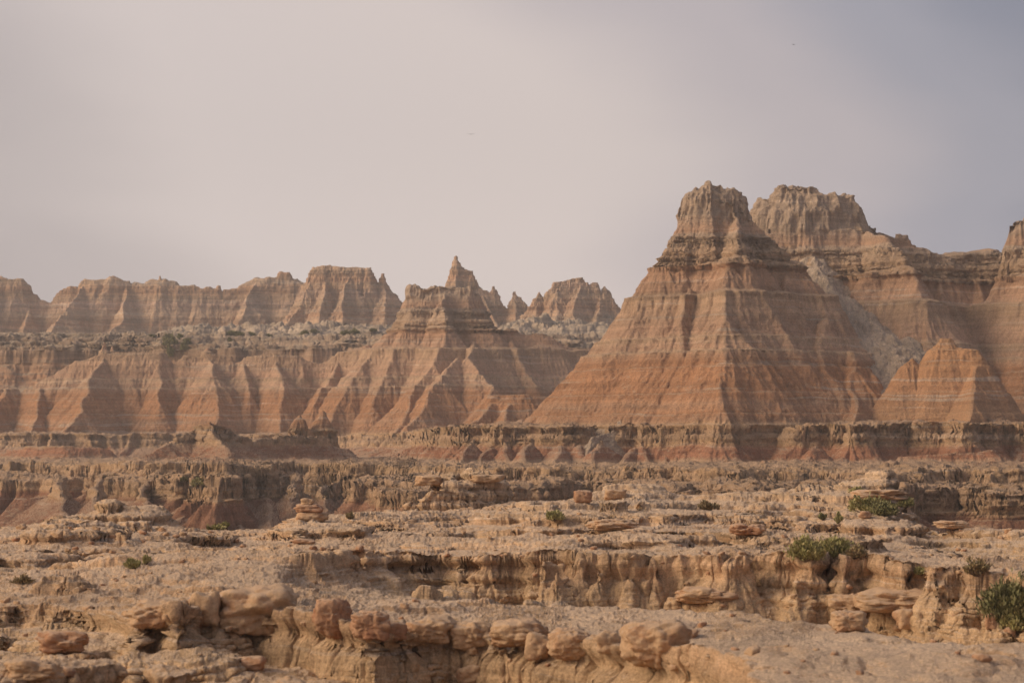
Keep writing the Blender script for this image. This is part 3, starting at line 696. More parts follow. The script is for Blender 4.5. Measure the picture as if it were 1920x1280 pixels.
def bench(X, Y):
    a = field(fl, X, Y, gully=0.9, gf=0.36, seed=11.0, warp=0.6, mixn=0.3, dipamp=0.28, dipf=0.09)
    b = np.maximum(field([b2], X, Y, gully=1.6, gf=0.30, seed=12.0, warp=1.4, mixn=0.3, dipamp=0.32, dipf=0.06), field([b3], X, Y, gully=1.5, gf=0.36, seed=13.0, warp=1.4, mixn=0.3, dipamp=0.45, dipf=0.07))
    px = X / Y * F + 960
    fl_ = -9.5 + 1.5 * fbm2(X, Y, 0.03, 3, .5, 2.0) + np.interp(px, [0, 1300, 1920], [0.8, 0, 1.0])
    flat = -1.35 + 0.25 * fbm2(X, Y, 0.2, 4, .5, 3.0)
    f1, f2, cid = worley(X * 0.9, Y * 0.9, 3.0)
    lum = np.clip(0.9 - f1, 0, 1) * cid * 0.35
    a = np.where(a > 2.2, a + lum + 0.18 * fbm2(X, Y, 0.5, 3, .5, 3.5), a)
    b = np.where((b > -1.6) | (np.abs(b + 2.6) < 0.2), b + lum * 1.3 + 0.2 * fbm2(X, Y, 0.3, 4, .5, 3.5), b)
    return np.maximum(np.maximum(a, b), fl_)
V = terrain('bench', bench, -0.225, 0.225, 1900, 98, 420, 640, M_near, fan=True, coarse=1100, ks=9, push=1.5, rill=0.6, rough=(0.16, 0.9), rough2=(0.08, 3.0))
BENCHV = V
struct(grid_mesh('canyon_benches', V, M_near, 1900, 640), 'stepped yellow and red banded benches across the canyon')

#@@FORE
# ------------------------------------------------------------------ the plateau the camera looks across
def ip(px, pts): return np.interp(px, [p[0] for p in pts], [p[1] for p in pts])
YF = [(-200, 36), (0, 36), (200, 32), (250, 29.0), (330, 28.2), (400, 28.6), (480, 28.8), (560, 28.2), (620, 27.4), (700, 26.9), (800, 27.6), (900, 27.6), (1000, 27), (1100, 26.4), (1170, 26), (1290, 24.6), (1350, 22.4), (1500, 19), (1920, 15), (2300, 14)]
Z1 = [(-200, -1.95), (200, -1.92), (250, -1.86), (400, -1.79), (560, -1.86), (700, -1.96), (800, -1.99), (1200, -2.02), (1500, -2.0), (1920, -2.05), (2300, -2.05)]
HF = [(-200, .35), (0, .4), (250, .55), (400, .6), (700, .75), (1000, .85), (1300, .8), (1500, .4), (1920, .3)]
WF = [(-200, 6), (100, 6), (240, 2.0), (290, .32), (1300, .32), (1500, 1.0), (1920, 1.5)]
YB = [(-200, 31), (500, 33), (600, 32.6), (1100, 32.4), (1200, 32.2), (1400, 30.6), (1600, 28.4), (1750, 26.2), (1920, 25.2), (2300, 24)]
PD = [(-200, 0), (480, 0), (600, .28), (800, .42), (1000, .66), (1150, .75), (1400, .95), (1700, 1.05), (1920, .9), (2300, .9)]
YC = [(-200, 40), (600, 39.6), (900, 39.5), (1300, 39), (1500, 38), (1600, 38.4), (1700, 37.5), (1800, 36.5), (1920, 36), (2300, 36)]
Z3 = [(-200, -1.95), (200, -1.9), (480, -1.80), (600, -1.71), (900, -1.70), (1300, -1.70), (1500, -1.70), (1660, -1.74), (1760, -1.86), (1920, -1.92), (2300, -1.92)]
RIMY = [(-200, 985), (0, 985), (100, 978), (300, 984), (370, 992), (500, 990), (560, 972), (640, 975), (760, 965), (900, 955), (1000, 942), (1100, 926), (1200, 917), (1300, 930), (1400, 932), (1550, 932), (1660, 926), (1700, 945), (1725, 975), (1760, 992), (1920, 1002), (2300, 1010)]
YR = [(-200, 62), (450, 62), (700, 68), (1000, 72), (1100, 75), (1680, 76), (1760, 66), (1920, 61), (2300, 58)]
BUMPS = [  # picture x, distance, height, half width, half depth
    (150, 22.3, .50, .62, .8), (20, 21, .40, .4, .7), (330, 21.8, .42, .34, .6), (470, 20.4, .38, .4, .6), (590, 20.4, .42, .38, .6), (885, 20.8, .40, .20, .4), (740, 19.6, .25, .4, .5), (1050, 21.2, .2, .3, .4),
    (1400, 18.5, .05, .4, .5), (250, 61, .46, 1.0, 1.6), (180, 60.5, .32, .6, 1.0), (110, 60, .22, .6, 1.0), (800, 70, .95, 1.7, 1.1), (735, 69.5, .80, 0.9, .9), (905, 71, .80, 0.9, .9), (690, 69, .35, .8, .8), (1130, 62, .18, .8, .6), (1400, 58, .18, 1.4, .8), (1160, 62, .16, .5, .5),
    (1190, 74, .2, 1.2, 1.0), (1650, 75, .12, .8, .8), (970, 64, .18, 1.4, .8), (560, 60, .12, .5, .5), (640, 60, .1, .8, .6), (1300, 50, .08, 1.2, .8), (1000, 46, .06, 1.5, 1.0), (1750, 45, .15, 1.4, 1.2), (1880, 30, .3, .8, .8)]
def fore_parts(X, Y):
    px = X / Y * F + 960
    n1 = 0.8 * fbm2(X, Y, 0.30, 3, 0.55, 21.0) + 0.42 * fbm2(X, Y, 1.1, 3, 0.55, 22.0)
    fl = np.abs(vn2(X * 0.9 + 3 + n1, Y * 0.12)) 
    f1, f2, cid = worley(X * 1.65 + 0.2 * n1, Y * 1.35, 1.0)
    pil = np.clip(1.0 - f1 * 1.25, 0, 1) ** 0.5          # round blocks
    crk = sstep(0.0, 0.14, f2 - f1)                        # cracks between them
    return px, n1, fl, pil, crk, cid
TS = (0.30, 0.075)
def terr_q(X, Y, z, k):
    if k == 0: return z / TS[0] + 0.7 * fbm2(X * 0.6, Y, 0.15, 2, 0.5, 25.0)
    return z / TS[1] + 1.2 * fbm2(X * 0.6, Y, 0.3, 2, 0.5, 29.0)
def fore(X, Y):
    px, n1, fl, pil, crk, cid = fore_parts(X, Y)
    z1 = ip(px, Z1); z3 = ip(px, Z3); yr = ip(px, YR); zr = -(ip(px, RIMY) - HY) / F * yr
    yf = ip(px, YF); yb = ip(px, YB); yc = ip(px, YC); wf = ip(px, WF); pd = ip(px, PD); hf = ip(px, HF)
    dF = Y - yf + 0.35 * n1 + 0.16 * (pil - 0.5)
    dB = Y - yb + 0.9 * n1
    dC = Y - yc + 1.9 * n1 - 0.7 * (fl - 0.25) + 0.14 * (pil - 0.5)
    dR = Y - yr + 1.6 * n1
    up = sstep(-wf, 0, dF)
    zb = z1 + 0.018 * np.clip(Y - yf, 0, 12) * 0
    z = z1 - hf * (1 - up) - 0.12 * np.clip(-dF - wf, 0, 3) * 0.4
    pit = sstep(0, 1.5, dB)
    back = sstep(0, 1, (dC + 1.15) / 1.15) * 0.55 + 0.45 * sstep(-0.28, 0.0, dC)
    t = np.clip((Y - yc) / (yr - yc), 0, 1)
    zc = z3 + (zr - z3) * t
    zm = np.where(pd > 0, 1.0, 0) 
    zlow = z1 - pd * pit
    zz = zlow + (zc - zlow) * back
    zsm = z1 + (zc - z1) * sstep(-9, 0, Y - yc)
    k = sstep(0.0, 0.25, pd)
    zback = zsm * (1 - k) + zz * k
    z = np.where(Y > yf, np.where(up < 1, z, zback), z)
    z = np.where(up >= 1, zback, z)
    # relief and small ledges
    rel = 0.38 * fbm2(X * 0.7 + 0.5 * n1, Y * 0.9, 0.13, 4, 0.52, 23.0) + 0.12 * fbm2(X * 0.7, Y, 0.8, 4, 0.55, 24.0)
    onp = sstep(0.5, 3.0, Y - yc) * (1 - sstep(-2.0, 0.0, dR))
    g = rel * (1 - 0.65 * (1 - sstep(480, 640, px)) * sstep(-12, -3, dR)) * (0.45 + 0.85 * onp + 0.5 * (1 - up) + 0.6 * (1 - sstep(200, 500, px)))
    for cx, cy, h, rx, ry in BUMPS:
        x0 = (cx - 960) / F * cy
        e = ((X - x0 + 0.25 * n1 * rx) / rx) ** 2 + ((Y - cy + 0.2 * n1) / ry) ** 2
        g = g + h * np.clip(1.15 - e, 0, 1) ** 0.7 * (e < 1.15)
    z = z + g
    # thick beds: flat treads, short cliffs
    q = terr_q(X, Y, z, 0)
    fr = q - np.floor(q)
    t1 = (np.floor(q) + 0.28 * fr + 0.72 * sstep(0.74, 0.97, fr)) - q
    w1 = np.clip(0.75 + 0.7 * fbm2(X, Y, 0.10, 2, 0.5, 26.0), 0, 0.97) * (0.5 + 0.5 * np.maximum(onp, np.maximum(1 - up, 1 - sstep(200, 500, px))))
    z = z + t1 * TS[0] * w1
    q = terr_q(X, Y, z, 1)
    fr = q - np.floor(q)
    t2 = (np.floor(q) + sstep(0.68, 0.98, fr)) - q
    z = z + t2 * TS[1] * np.clip(0.6 + 0.7 * fbm2(X, Y, 0.2, 2, 0.5, 28.0), 0, 0.95)
    fb1, fb2, fbc = worley(X * 2.6 + 0.5 * n1, Y * 2.0, 5.0)
    kn0 = np.clip(fbm2(X, Y, 0.4, 3, 0.55, 27.0) - 0.02, 0, 0.5)
    z = z + kn0 * np.clip(0.8 - fb1, 0, 1) ** 0.5 * 0.16
    # rounded, cracked blocks along the rims
    rimF = np.exp(-(np.clip(dF, 0, 9) / 0.9) ** 2) * up * sstep(230, 300, px) * (1 - sstep(1300, 1450, px))
    rimC = np.exp(-(np.clip(dC, 0, 9) / 0.8) ** 2) * sstep(-0.2, 0, dC) * k
    rimR = np.exp(-((dR + 1.0) / 1.2) ** 2)
    rm = np.clip(rimF + 0.28 * rimC + 0.30 * rimR + 0.04, 0, 1)
    z = z + rm * (0.13 * (pil - 0.6) * (0.5 + cid) - 0.10 * (1 - crk))
    near0 = (1 - sstep(-wf, 0, dF)) * sstep(26, 22, Y)
    # beyond the rim: down to the canyon
    drop = np.clip(dR, 0, 40)
    z = z - np.where(dR > 0, 0.9 * (1 - np.exp(-drop / 0.35)) + drop * 0.55, 0)
    return np.maximum(z, -10.0)
def fore_post(V, n):
    X, Y, Z = V[..., 0].copy(), V[..., 1].copy(), V[..., 2].copy()
    px = X / Y * F + 960
    steep = np.clip(np.hypot(n[..., 0], n[..., 1]) * 1.5 - 0.4, 0, 1)
    cap = np.where(Y > 0.5 * (ip(px, YB) + ip(px, YC)), ip(px, Z3), ip(px, Z1)) + 0.05 * fbm2(X, Y, 0.4, 2, 0.5, 2.0)
    d = cap - Z
    p = 0.07 * np.exp(-((d - 0.10) / 0.10) ** 2) - 0.09 * np.exp(-((d - 0.30) / 0.09) ** 2) + 0.06 * np.interp(d + 0.03 * fbm2(X, Y, 0.8, 2), np.arange(-1, 9, 0.02), np.tanh(H2[:500]))
    for k, a_ in ((0, 0.11), (1, 0.035)):
        q = terr_q(X, Y, Z, k); ph = q - np.floor(q)
        p = p + a_ * (np.exp(-((ph - 0.82) / 0.13) ** 2) - 1.0 * np.exp(-((ph - 0.40) / 0.20) ** 2)) * (Y > ip(px, YC))
    p = p * steep
    f1, f2, cid = worley(X * 2.4 + 0.15 * fbm2(X, Y, 1.0, 2), Y * 1.6, 9.0)
    p = p + steep * (0.05 * (0.55 - f1) + 0.05 * (cid - 0.5) - 0.06 * (1 - sstep(0, 0.12, f2 - f1)))
    pitz = np.where((Y < ip(px, YC) + 1.0) & (Y > ip(px, YB)), 0.5, 1.0)
    p = np.clip(p, -0.20, 0.15) * pitz
    V[..., 0] += n[..., 0] * p; V[..., 1] += n[..., 1] * p
    kn = (0.026 + 0.034 * steep) * fbm3(X, Y, Z, 2.2, 3, 0.55, 6.0) + 0.032 * (0.28 - np.abs(vn3(X * 4.3, Y * 3.4, Z * 4 + 2))) + 0.022 * (0.28 - np.abs(vn3(X * 12, Y * 9, Z * 12))) + 0.06 * steep * (0.4 - np.abs(vn3(X * 5, Y * 3, Z * 3.0))) + 0.022 * fbm3(X, Y, Z, 8.0, 3, 0.65, 8.0)
    kn = kn - (0.05 * np.exp(-(vn3(X * 2.2 + 7, Y * 2.2, Z * 1.6) / 0.045) ** 2) + 0.025 * np.exp(-(vn3(X * 6.1 + 7, Y * 6.1, Z * 5.0) / 0.07) ** 2)) * (0.25 + steep)
    smooth_slab = sstep(1120, 1300, px) * sstep(-0.5, 1.0, Y - ip(px, YF)) * (1 - sstep(-1.5, 0.5, Y - ip(px, YB)))
    kn = kn * (1 - 0.55 * smooth_slab)
    V += n * (kn * (1 - 0.15 * (1 - steep)))[..., None]
    return V
M_fore = strata_mat('crusted_tan_mudstone', [(-3.2, (0.48, .315, .18)), (-2.6, (0.57, .38, .225)), (-2.2, (0.59, .40, .245)), (-1.9, (0.56, .36, .22)), (-1.6, (0.56, .375, .235)), (-1.0, (0.59, .41, .265))], -3.2, -1.0,
    fine=5.0, band_amt=0.16, dust=(0.65, .48, .34), dust_lo=0.80, dust_hi=0.97, dust_amt=0.85, bump=1.0, bdist=0.07, grs=34.0)
FNX, FNY = 1620, 1400
V = terrain('plateau', fore, -0.232, 0.232, FNX, 11.0, 118.0, FNY, M_fore, fan=True, coarse=1500, push=0, rough=(0.0, 1), rough2=(0.0, 4), post=fore_post, back=0.5, ks=41)
FV = V
struct(grid_mesh('rocky_plateau', V, M_fore, FNX, FNY), 'cracked tan rock plateau in the foreground')

#@@THINGS
# ------------------------------------------------------------------ loose rocks and shrubs
def pick(V, px, py, x0, x1):
    """the visible ground point at a picture position"""
    nx = V.shape[0]
    u = (px - 960) / F
    i = int(np.argmin(np.abs(ufan(x0, x1, nx) - u)))
    c = V[i]
    sy = HY - c[:, 2] / c[:, 1] * F
    run = np.minimum.accumulate(sy)
    vis = sy <= run + 0.5
    k = np.argmin(np.abs(sy - py) + np.where(vis, 0, 1e4))
    return c[k]
def fg(px, py): return pick(FV, px, py, -0.232, 0.232)

def rock_mat(name, base, red, zscale=1.0):
    m, t, b = mat_base(name)
    tcn = N(t, 'ShaderNodeNewGeometry'); pos = tcn.outputs['Position']
    a = noise_n(t, pos, 3.2, 4, 0.6); g = noise_n(t, pos, 26.0, 6, 0.75); pz = noise_n(t, mapping_n(t, pos, (1.0, 1.0, 5.0)), 2.0, 3, 0.5)
    f = maprange_n(t, a, 0.46, 0.66)
    c = mix_n(t, f, base, red)
    k = math_n(t, 'MULTIPLY', maprange_n(t, g, 0.3, 0.7, 0.75, 1.22), maprange_n(t, pz, 0.3, 0.7, 0.9, 1.1))
    s_ = N(t, 'ShaderNodeVectorMath', operation='SCALE'); t.links.new(c, s_.inputs[0]); t.links.new(k, s_.inputs['Scale'])
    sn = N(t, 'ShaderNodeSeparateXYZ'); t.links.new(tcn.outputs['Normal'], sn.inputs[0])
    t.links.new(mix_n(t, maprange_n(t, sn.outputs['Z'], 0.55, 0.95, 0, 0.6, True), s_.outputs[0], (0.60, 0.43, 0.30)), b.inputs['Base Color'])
    bu = N(t, 'ShaderNodeBump'); bu.inputs['Strength'].default_value = 0.8; bu.inputs['Distance'].default_value = 0.03
    t.links.new(math_n(t, 'ADD', g, math_n(t, 'MULTIPLY', noise_n(t, pos, 8.0, 5, 0.7), 1.5)), bu.inputs['Height']); t.links.new(bu.outputs[0], b.inputs['Normal'])
    return m
R_TAN = rock_mat('tan_rock', (0.53, .35, .215), (0.46, .26, .15))
R_RED = rock_mat('rusty_rock', (0.46, .27, .165), (0.38, .185, .105))
_ico = {}
def ico(k):
    if k not in _ico:
        bm = bmesh.new(); bmesh.ops.create_icosphere(bm, subdivisions=k, radius=1.0)
        bm.verts.ensure_lookup_table()
        _ico[k] = (np.array([v.co[:] for v in bm.verts]), [[v.index for v in f.verts] for f in bm.faces]); bm.free()
    return _ico[k]
def rock_mesh(name, sx, sy, sz, box, seed, sub=4, rough=0.10, mat=None):
    v, f = ico(sub)
    p = v.copy()
    ne = 2.2 + box * 4.0
    p = v / (np.abs(v) ** ne).sum(1, keepdims=True) ** (1 / ne)
    r = 1 - rough * 1.1 * np.abs(fbm3(v[:, 0], v[:, 1], v[:, 2] * 1.4, 1.7, 3, 0.55, seed + 7)) + rough * 1.6 * fbm3(v[:, 0], v[:, 1], v[:, 2], 1.1, 2, 0.5, seed) + rough * 0.9 * fbm3(v[:, 0], v[:, 1], v[:, 2], 3.1, 3, 0.6, seed + 3)
    # a crack or two and bedding lines
    r = r - 0.09 * np.exp(-(np.abs(v[:, 0] - 0.3 * math.sin(seed * 5.1) + 0.15 * vn3(v[:, 0] * 2, v[:, 1] * 2, v[:, 2] * 2 + seed)) / 0.05) ** 2) * (box + 0.3)
    r = r - 0.05 * np.exp(-((v[:, 2] + 0.25 + 0.1 * vn3(v[:, 0] * 1.5, v[:, 1] * 1.5, v[:, 2] + seed)) / 0.06) ** 2)
    r = r - 0.075 * np.exp(-(vn3(v[:, 0] * 1.9 + seed, v[:, 1] * 1.9, v[:, 2] * 1.3 + 5) / 0.055) ** 2) - 0.035 * np.exp(-(vn3(v[:, 0] * 4.3 + seed, v[:, 1] * 4.3, v[:, 2] * 3.3 + 5) / 0.08) ** 2)
    p = p * r[:, None] * np.array([sx, sy, sz])
    me = bpy.data.meshes.new(name); me.from_pydata(p.tolist(), [], f); me.polygons.foreach_set('use_smooth', [True] * len(f)); me.materials.append(mat or R_TAN)
    return me
def add_rock(px, py, w, h, label, box=0.35, seed=1.0, mat=None, name='boulder', cat='boulder', depth=1.0, rot=0.0, at=None, sub=4, rough=0.10, group=None, sink=0.12):
    g = at if at is not None else fg(px, py)
    s = g[1] / F
    sx = w * s / 2; sz = h * s / 2 * (1 + sink)
    o = bpy.data.objects.new(name, rock_mesh(name, sx, max(sx * depth * 0.8, sz * 0.8), sz, box, seed, sub, rough, mat)); COL.objects.link(o)
    o.location = ((px - 960) / F * g[1], g[1] + 0.1 * sx, -(py - HY) / F * g[1] + sz * (1 - sink)); o.rotation_euler = (0, 0, rot)
    o['label'] = label; o['category'] = cat
    if group: o['group'] = group
    return o
LEDGE = 'rounded blocks of caprock along the front ledge'
HERO = [
    (298, 1172, 112, 44, 'long low rounded slab forming the left end of the front rock ledge', .3, R_TAN, LEDGE),
    (383, 1168, 56, 56, 'upright cracked block just right of the long slab at the ledge left end', .6, R_TAN, LEDGE),
    (480, 1180, 140, 72, 'widest split block of the front ledge, between the upright block and the rusty boulder', .5, R_TAN, LEDGE),
    (620, 1190, 70, 62, 'rusty red round boulder standing proud in the front ledge', .2, R_RED, LEDGE),
    (692, 1196, 74, 50, 'squat rust-topped block right of the rusty red round boulder', .55, R_RED, LEDGE),
    (740, 1198, 40, 30, 'small brown block wedged left of the row of pillow-shaped boulders', .4, R_RED, LEDGE),
    (806, 1206, 94, 48, 'leftmost of the three pillow-shaped boulders on the front ledge', .3, R_TAN, LEDGE),
    (888, 1212, 84, 46, 'middle one of the three pillow-shaped boulders on the front ledge', .3, R_TAN, LEDGE),
    (974, 1214, 112, 48, 'longest and rightmost of the three pillow-shaped boulders on the front ledge', .3, R_TAN, LEDGE),
    (1011, 1234, 50, 46, 'small knobby ball of rock below the longest pillow-shaped boulder', .1, R_TAN, LEDGE),
    (1070, 1234, 76, 52, 'plain round boulder right of the knobby ball on the ledge', .1, R_TAN, LEDGE),
    (1140, 1222, 46, 40, 'lumpy narrow rock left of the dark cleft in the ledge', .3, R_TAN, LEDGE),
    (1230, 1246, 126, 74, 'largest overhanging boulder at the right end of the front ledge', .4, R_TAN, LEDGE),
    (1325, 1130, 110, 28, 'smooth torpedo-shaped slab lying at the foot of the middle cliff', .2, R_TAN, None),
    (1592, 1150, 78, 36, 'left slab of the flat caprock pair at the right', .35, R_TAN, 'flat caprock slabs at the right'),
    (1682, 1144, 144, 36, 'wide flat slab on the overhanging rock pedestal at the right', .35, R_TAN, 'flat caprock slabs at the right'),
    (1592, 1182, 62, 34, 'rounded block tucked under the left flat slab', .4, R_TAN, None),
    (1702, 1176, 50, 34, 'square block tucked under the wide flat slab', .6, R_TAN, None),
    (1402, 1004, 66, 22, 'brown overhanging slab with a dark hollow beneath on the right plateau', .3, R_RED, None),
    (1146, 992, 92, 20, 'low hump-backed slab in the middle of the far plateau', .25, R_TAN, None),
    (1786, 990, 66, 14, 'thin pale slab resting on the plateau rim at the far right', .3, R_TAN, None),
    (1650, 936, 104, 18, 'pale caprock slab on the skyline of the plateau above the dark shrub', .4, R_TAN, None),
    (1092, 940, 34, 20, 'dark brown block on the plateau rim below the tallest peak', .5, R_RED, None),
    (1155, 934, 44, 16, 'low tan block on the rim just right of the dark brown block', .5, R_TAN, None),
    (570, 1019, 44, 9, 'thin reddish plate lying flat on the open plateau', .2, R_RED, None),
    (120, 1226, 96, 40, 'rust-stained boulder topping the nearest mound at bottom left', .3, R_RED, None),
    (62, 1274, 110, 36, 'blurred rounded boulder in the bottom left corner', .3, R_TAN, None),
    (470, 1256, 56, 26, 'small rusty stone between the two nearest mounds', .3, R_RED, None),
    (884, 1280, 52, 30, 'small knob of rock at the bottom edge below the ledge', .3, R_TAN, None),
    (1858, 1178, 22, 26, 'small orange upright stone left of the big dark shrub', .4, R_RED, None),
    (1622, 970, 24, 12, 'brown stone at the foot of the dark sprawling shrub', .3, R_RED, None),
    (805, 910, 52, 18, 'thick cap block on the humped outcrop left of centre', .5, R_TAN, None),
    (915, 904, 58, 14, 'long thin cap slab on the outcrop near the middle', .4, R_TAN, None),
]
for k, (px, py, w, h, lab, box, mt, grp) in enumerate(HERO):
    add_rock(px, py, w, h, lab, box, 1.7 * k + 2.3, mt, group=grp, sub=5 if w > 60 else 4, rough=0.13)
# balanced stack of three slabs on the left rim
g = fg(580, 975)
for k, (dx, py, w, h, lab) in enumerate([(4, 977, 58, 18, 'bottom slab of the balanced rock stack on the rim'), (0, 961, 52, 16, 'overhanging middle slab of the balanced rock stack'), (-3, 947, 26, 13, 'small top stone of the balanced rock stack')]):
    add_rock(580 + dx, py, w, h, lab, 0.4, 40 + k * 3.3, R_TAN if k != 1 else R_RED, name='stacked_stone', cat='stone', at=g, group='balanced rock stack', sink=0.05)
# small loose stones
rs = random.Random(5)
protos = [rock_mesh('stone', 1, 0.8, 0.55, 0.2 + 0.3 * (k % 2), 60 + k * 2.1, 3, 0.16, (R_TAN, R_RED)[k % 3 == 0]) for k in range(7)]
for k in range(190):
    px = rs.uniform(5, 1915); py = rs.choice([rs.uniform(960, 1050), rs.uniform(990, 1120), rs.uniform(1110, 1270)])
    g = fg(px, py); 
    if abs(HY - g[2] / g[1] * F - py) > 4 or g[1] > 80: continue
    r_ = rs.choice([0.025, 0.035, 0.05, 0.05, 0.08]) * rs.uniform(.8, 1.3) * (1.3 if g[1] > 45 else 0.9)
    red = k % 7 % 3 == 0
    o = bpy.data.objects.new('stone', protos[k % 7]); COL.objects.link(o)
    o.location = (g[0], g[1], g[2] + r_ * 0.25); o.scale = (r_, r_, r_); o.rotation_euler = (rs.uniform(-.3, .3), rs.uniform(-.3, .3), rs.uniform(0, 6.3))
    o['category'] = 'stone'
    o['label'] = 'small rusty brown stone lying loose on the tan plateau' if red else 'small pale tan stone lying loose on the plateau'
    o['group'] = 'loose rusty stones on the plateau' if red else 'loose tan stones on the plateau'

def leaf_mat(name, c1, c2, c3):
    m, t, b = mat_base(name)
    ge = N(t, 'ShaderNodeNewGeometry')
    n1_ = noise_n(t, ge.outputs['Position'], 5.0, 3, 0.6)
    c = mix_n(t, maprange_n(t, n1_, 0.38, 0.62), c1, c2)
    c = mix_n(t, maprange_n(t, ge.outputs['Random Per Island'], 0.6, 1.0, 0, 0.8), c, c3)
    t.links.new(c, b.inputs['Base Color']); b.inputs['Roughness'].default_value = 0.7
    b.inputs['Specular IOR Level'].default_value = 0.25
    return m
L_GREEN = leaf_mat('sage_leaf', (0.24, .225, .085), (0.35, .31, .13), (0.45, .37, .20))
L_DARK = leaf_mat('dark_leaf', (0.14, .135, .06), (0.22, .205, .09), (0.30, .26, .14))
L_DRY = leaf_mat('dry_leaf', (0.26, .18, .10), (0.30, .22, .12), (0.2, .18, .08))
m_, t_, b_ = mat_base('twig_bark'); b_.inputs['Base Color'].default_value = (0.16, .11, .075, 1); TWIG = m_
def shrub(base, w, h, label, lm, n=40, per=50, leaf=0.05, seed=1, name='shrub', cat='shrub', group=None, dens=1.0, upright=0.5):
    r = random.Random(seed)
    e = bpy.data.objects.new(name, None); COL.objects.link(e); e.location = base; e['label'] = label; e['category'] = cat
    if group: e['group'] = group
    V_ = []; Fc = []; TV = []; TF = []
    def tube(a, b, r0, r1):
        a = Vector(a); b = Vector(b); d = (b - a); 
        if d.length < 1e-6: return
        d.normalize(); s = d.cross(Vector((0.3, 1, 0.2))).normalized(); q = d.cross(s)
        i0 = len(TV)
        for c, rr in ((a, r0), (b, r1)):
            for k in range(4):
                TV.append(tuple(c + (s * math.cos(k * 1.5708) + q * math.sin(k * 1.5708)) * rr))
        for k in range(4):
            TF.append((i0 + k, i0 + (k + 1) % 4, i0 + 4 + (k + 1) % 4, i0 + 4 + k))
    lobes = [(r.uniform(-.32, .32) * w, r.uniform(-.25, .25) * w * .8, r.uniform(.65, 1.0)) for _ in range(5)] + [(0, 0, 1.0)]
    for k in range(n):
        lx, ly, lh = r.choice(lobes)
        a = r.uniform(0, 6.283); rr = math.sqrt(r.random())
        el = r.uniform(0.05, 1.0)
        tx = lx + math.cos(a) * rr * w * .28; ty = ly + math.sin(a) * rr * w * .26; tz = h * lh * (1 - 0.55 * rr ** 2) * r.uniform(0.45, 1.05)
        bx, by = tx * 0.15, ty * 0.15
        mid = (tx * .55 + r.uniform(-.04, .04) * w, ty * .55, tz * .5)
        tr = 0.006 + 0.004 * w
        tube((bx, by, -0.03 * h), mid, tr * 1.6, tr); tube(mid, (tx, ty, tz), tr, tr * .4)
        cr_ = w * r.uniform(.06, .13)
        for j in range(per):
            # leaves along the outer half of the stem and in a tuft at its end
            t = r.random() ** 0.6
            px_ = mid[0] + (tx - mid[0]) * t + r.gauss(0, cr_ * .7); py_ = mid[1] + (ty - mid[1]) * t + r.gauss(0, cr_ * .7); pz_ = max(0.01, mid[2] + (tz - mid[2]) * t + r.gauss(0, cr_ * .6))
            d = Vector((tx - bx * 2 + r.gauss(0, .5) * w * .5, ty + r.gauss(0, .5) * w * .5, upright * h * 1.6 + r.gauss(0, .25) * h)).normalized()
            s = d.cross(Vector((r.uniform(-1, 1), r.uniform(-1, 1), r.uniform(-1, 1)))).normalized()
            L = leaf * r.uniform(.6, 1.4); wd = L * r.uniform(.16, .28)
            p = Vector((px_, py_, pz_)); i0 = len(V_)
            V_.extend([tuple(p), tuple(p + d * L * .5 + s * wd), tuple(p + d * L), tuple(p + d * L * .5 - s * wd)])
            Fc.append((i0, i0 + 1, i0 + 2, i0 + 3))
    for nm, vv, ff, mm in (('foliage', V_, Fc, lm), ('stems', TV, TF, TWIG)):
        me = bpy.data.meshes.new(nm); me.from_pydata(vv, [], ff); me.materials.append(mm)
        o = bpy.data.objects.new(nm, me); COL.objects.link(o); o.parent = e
    return e
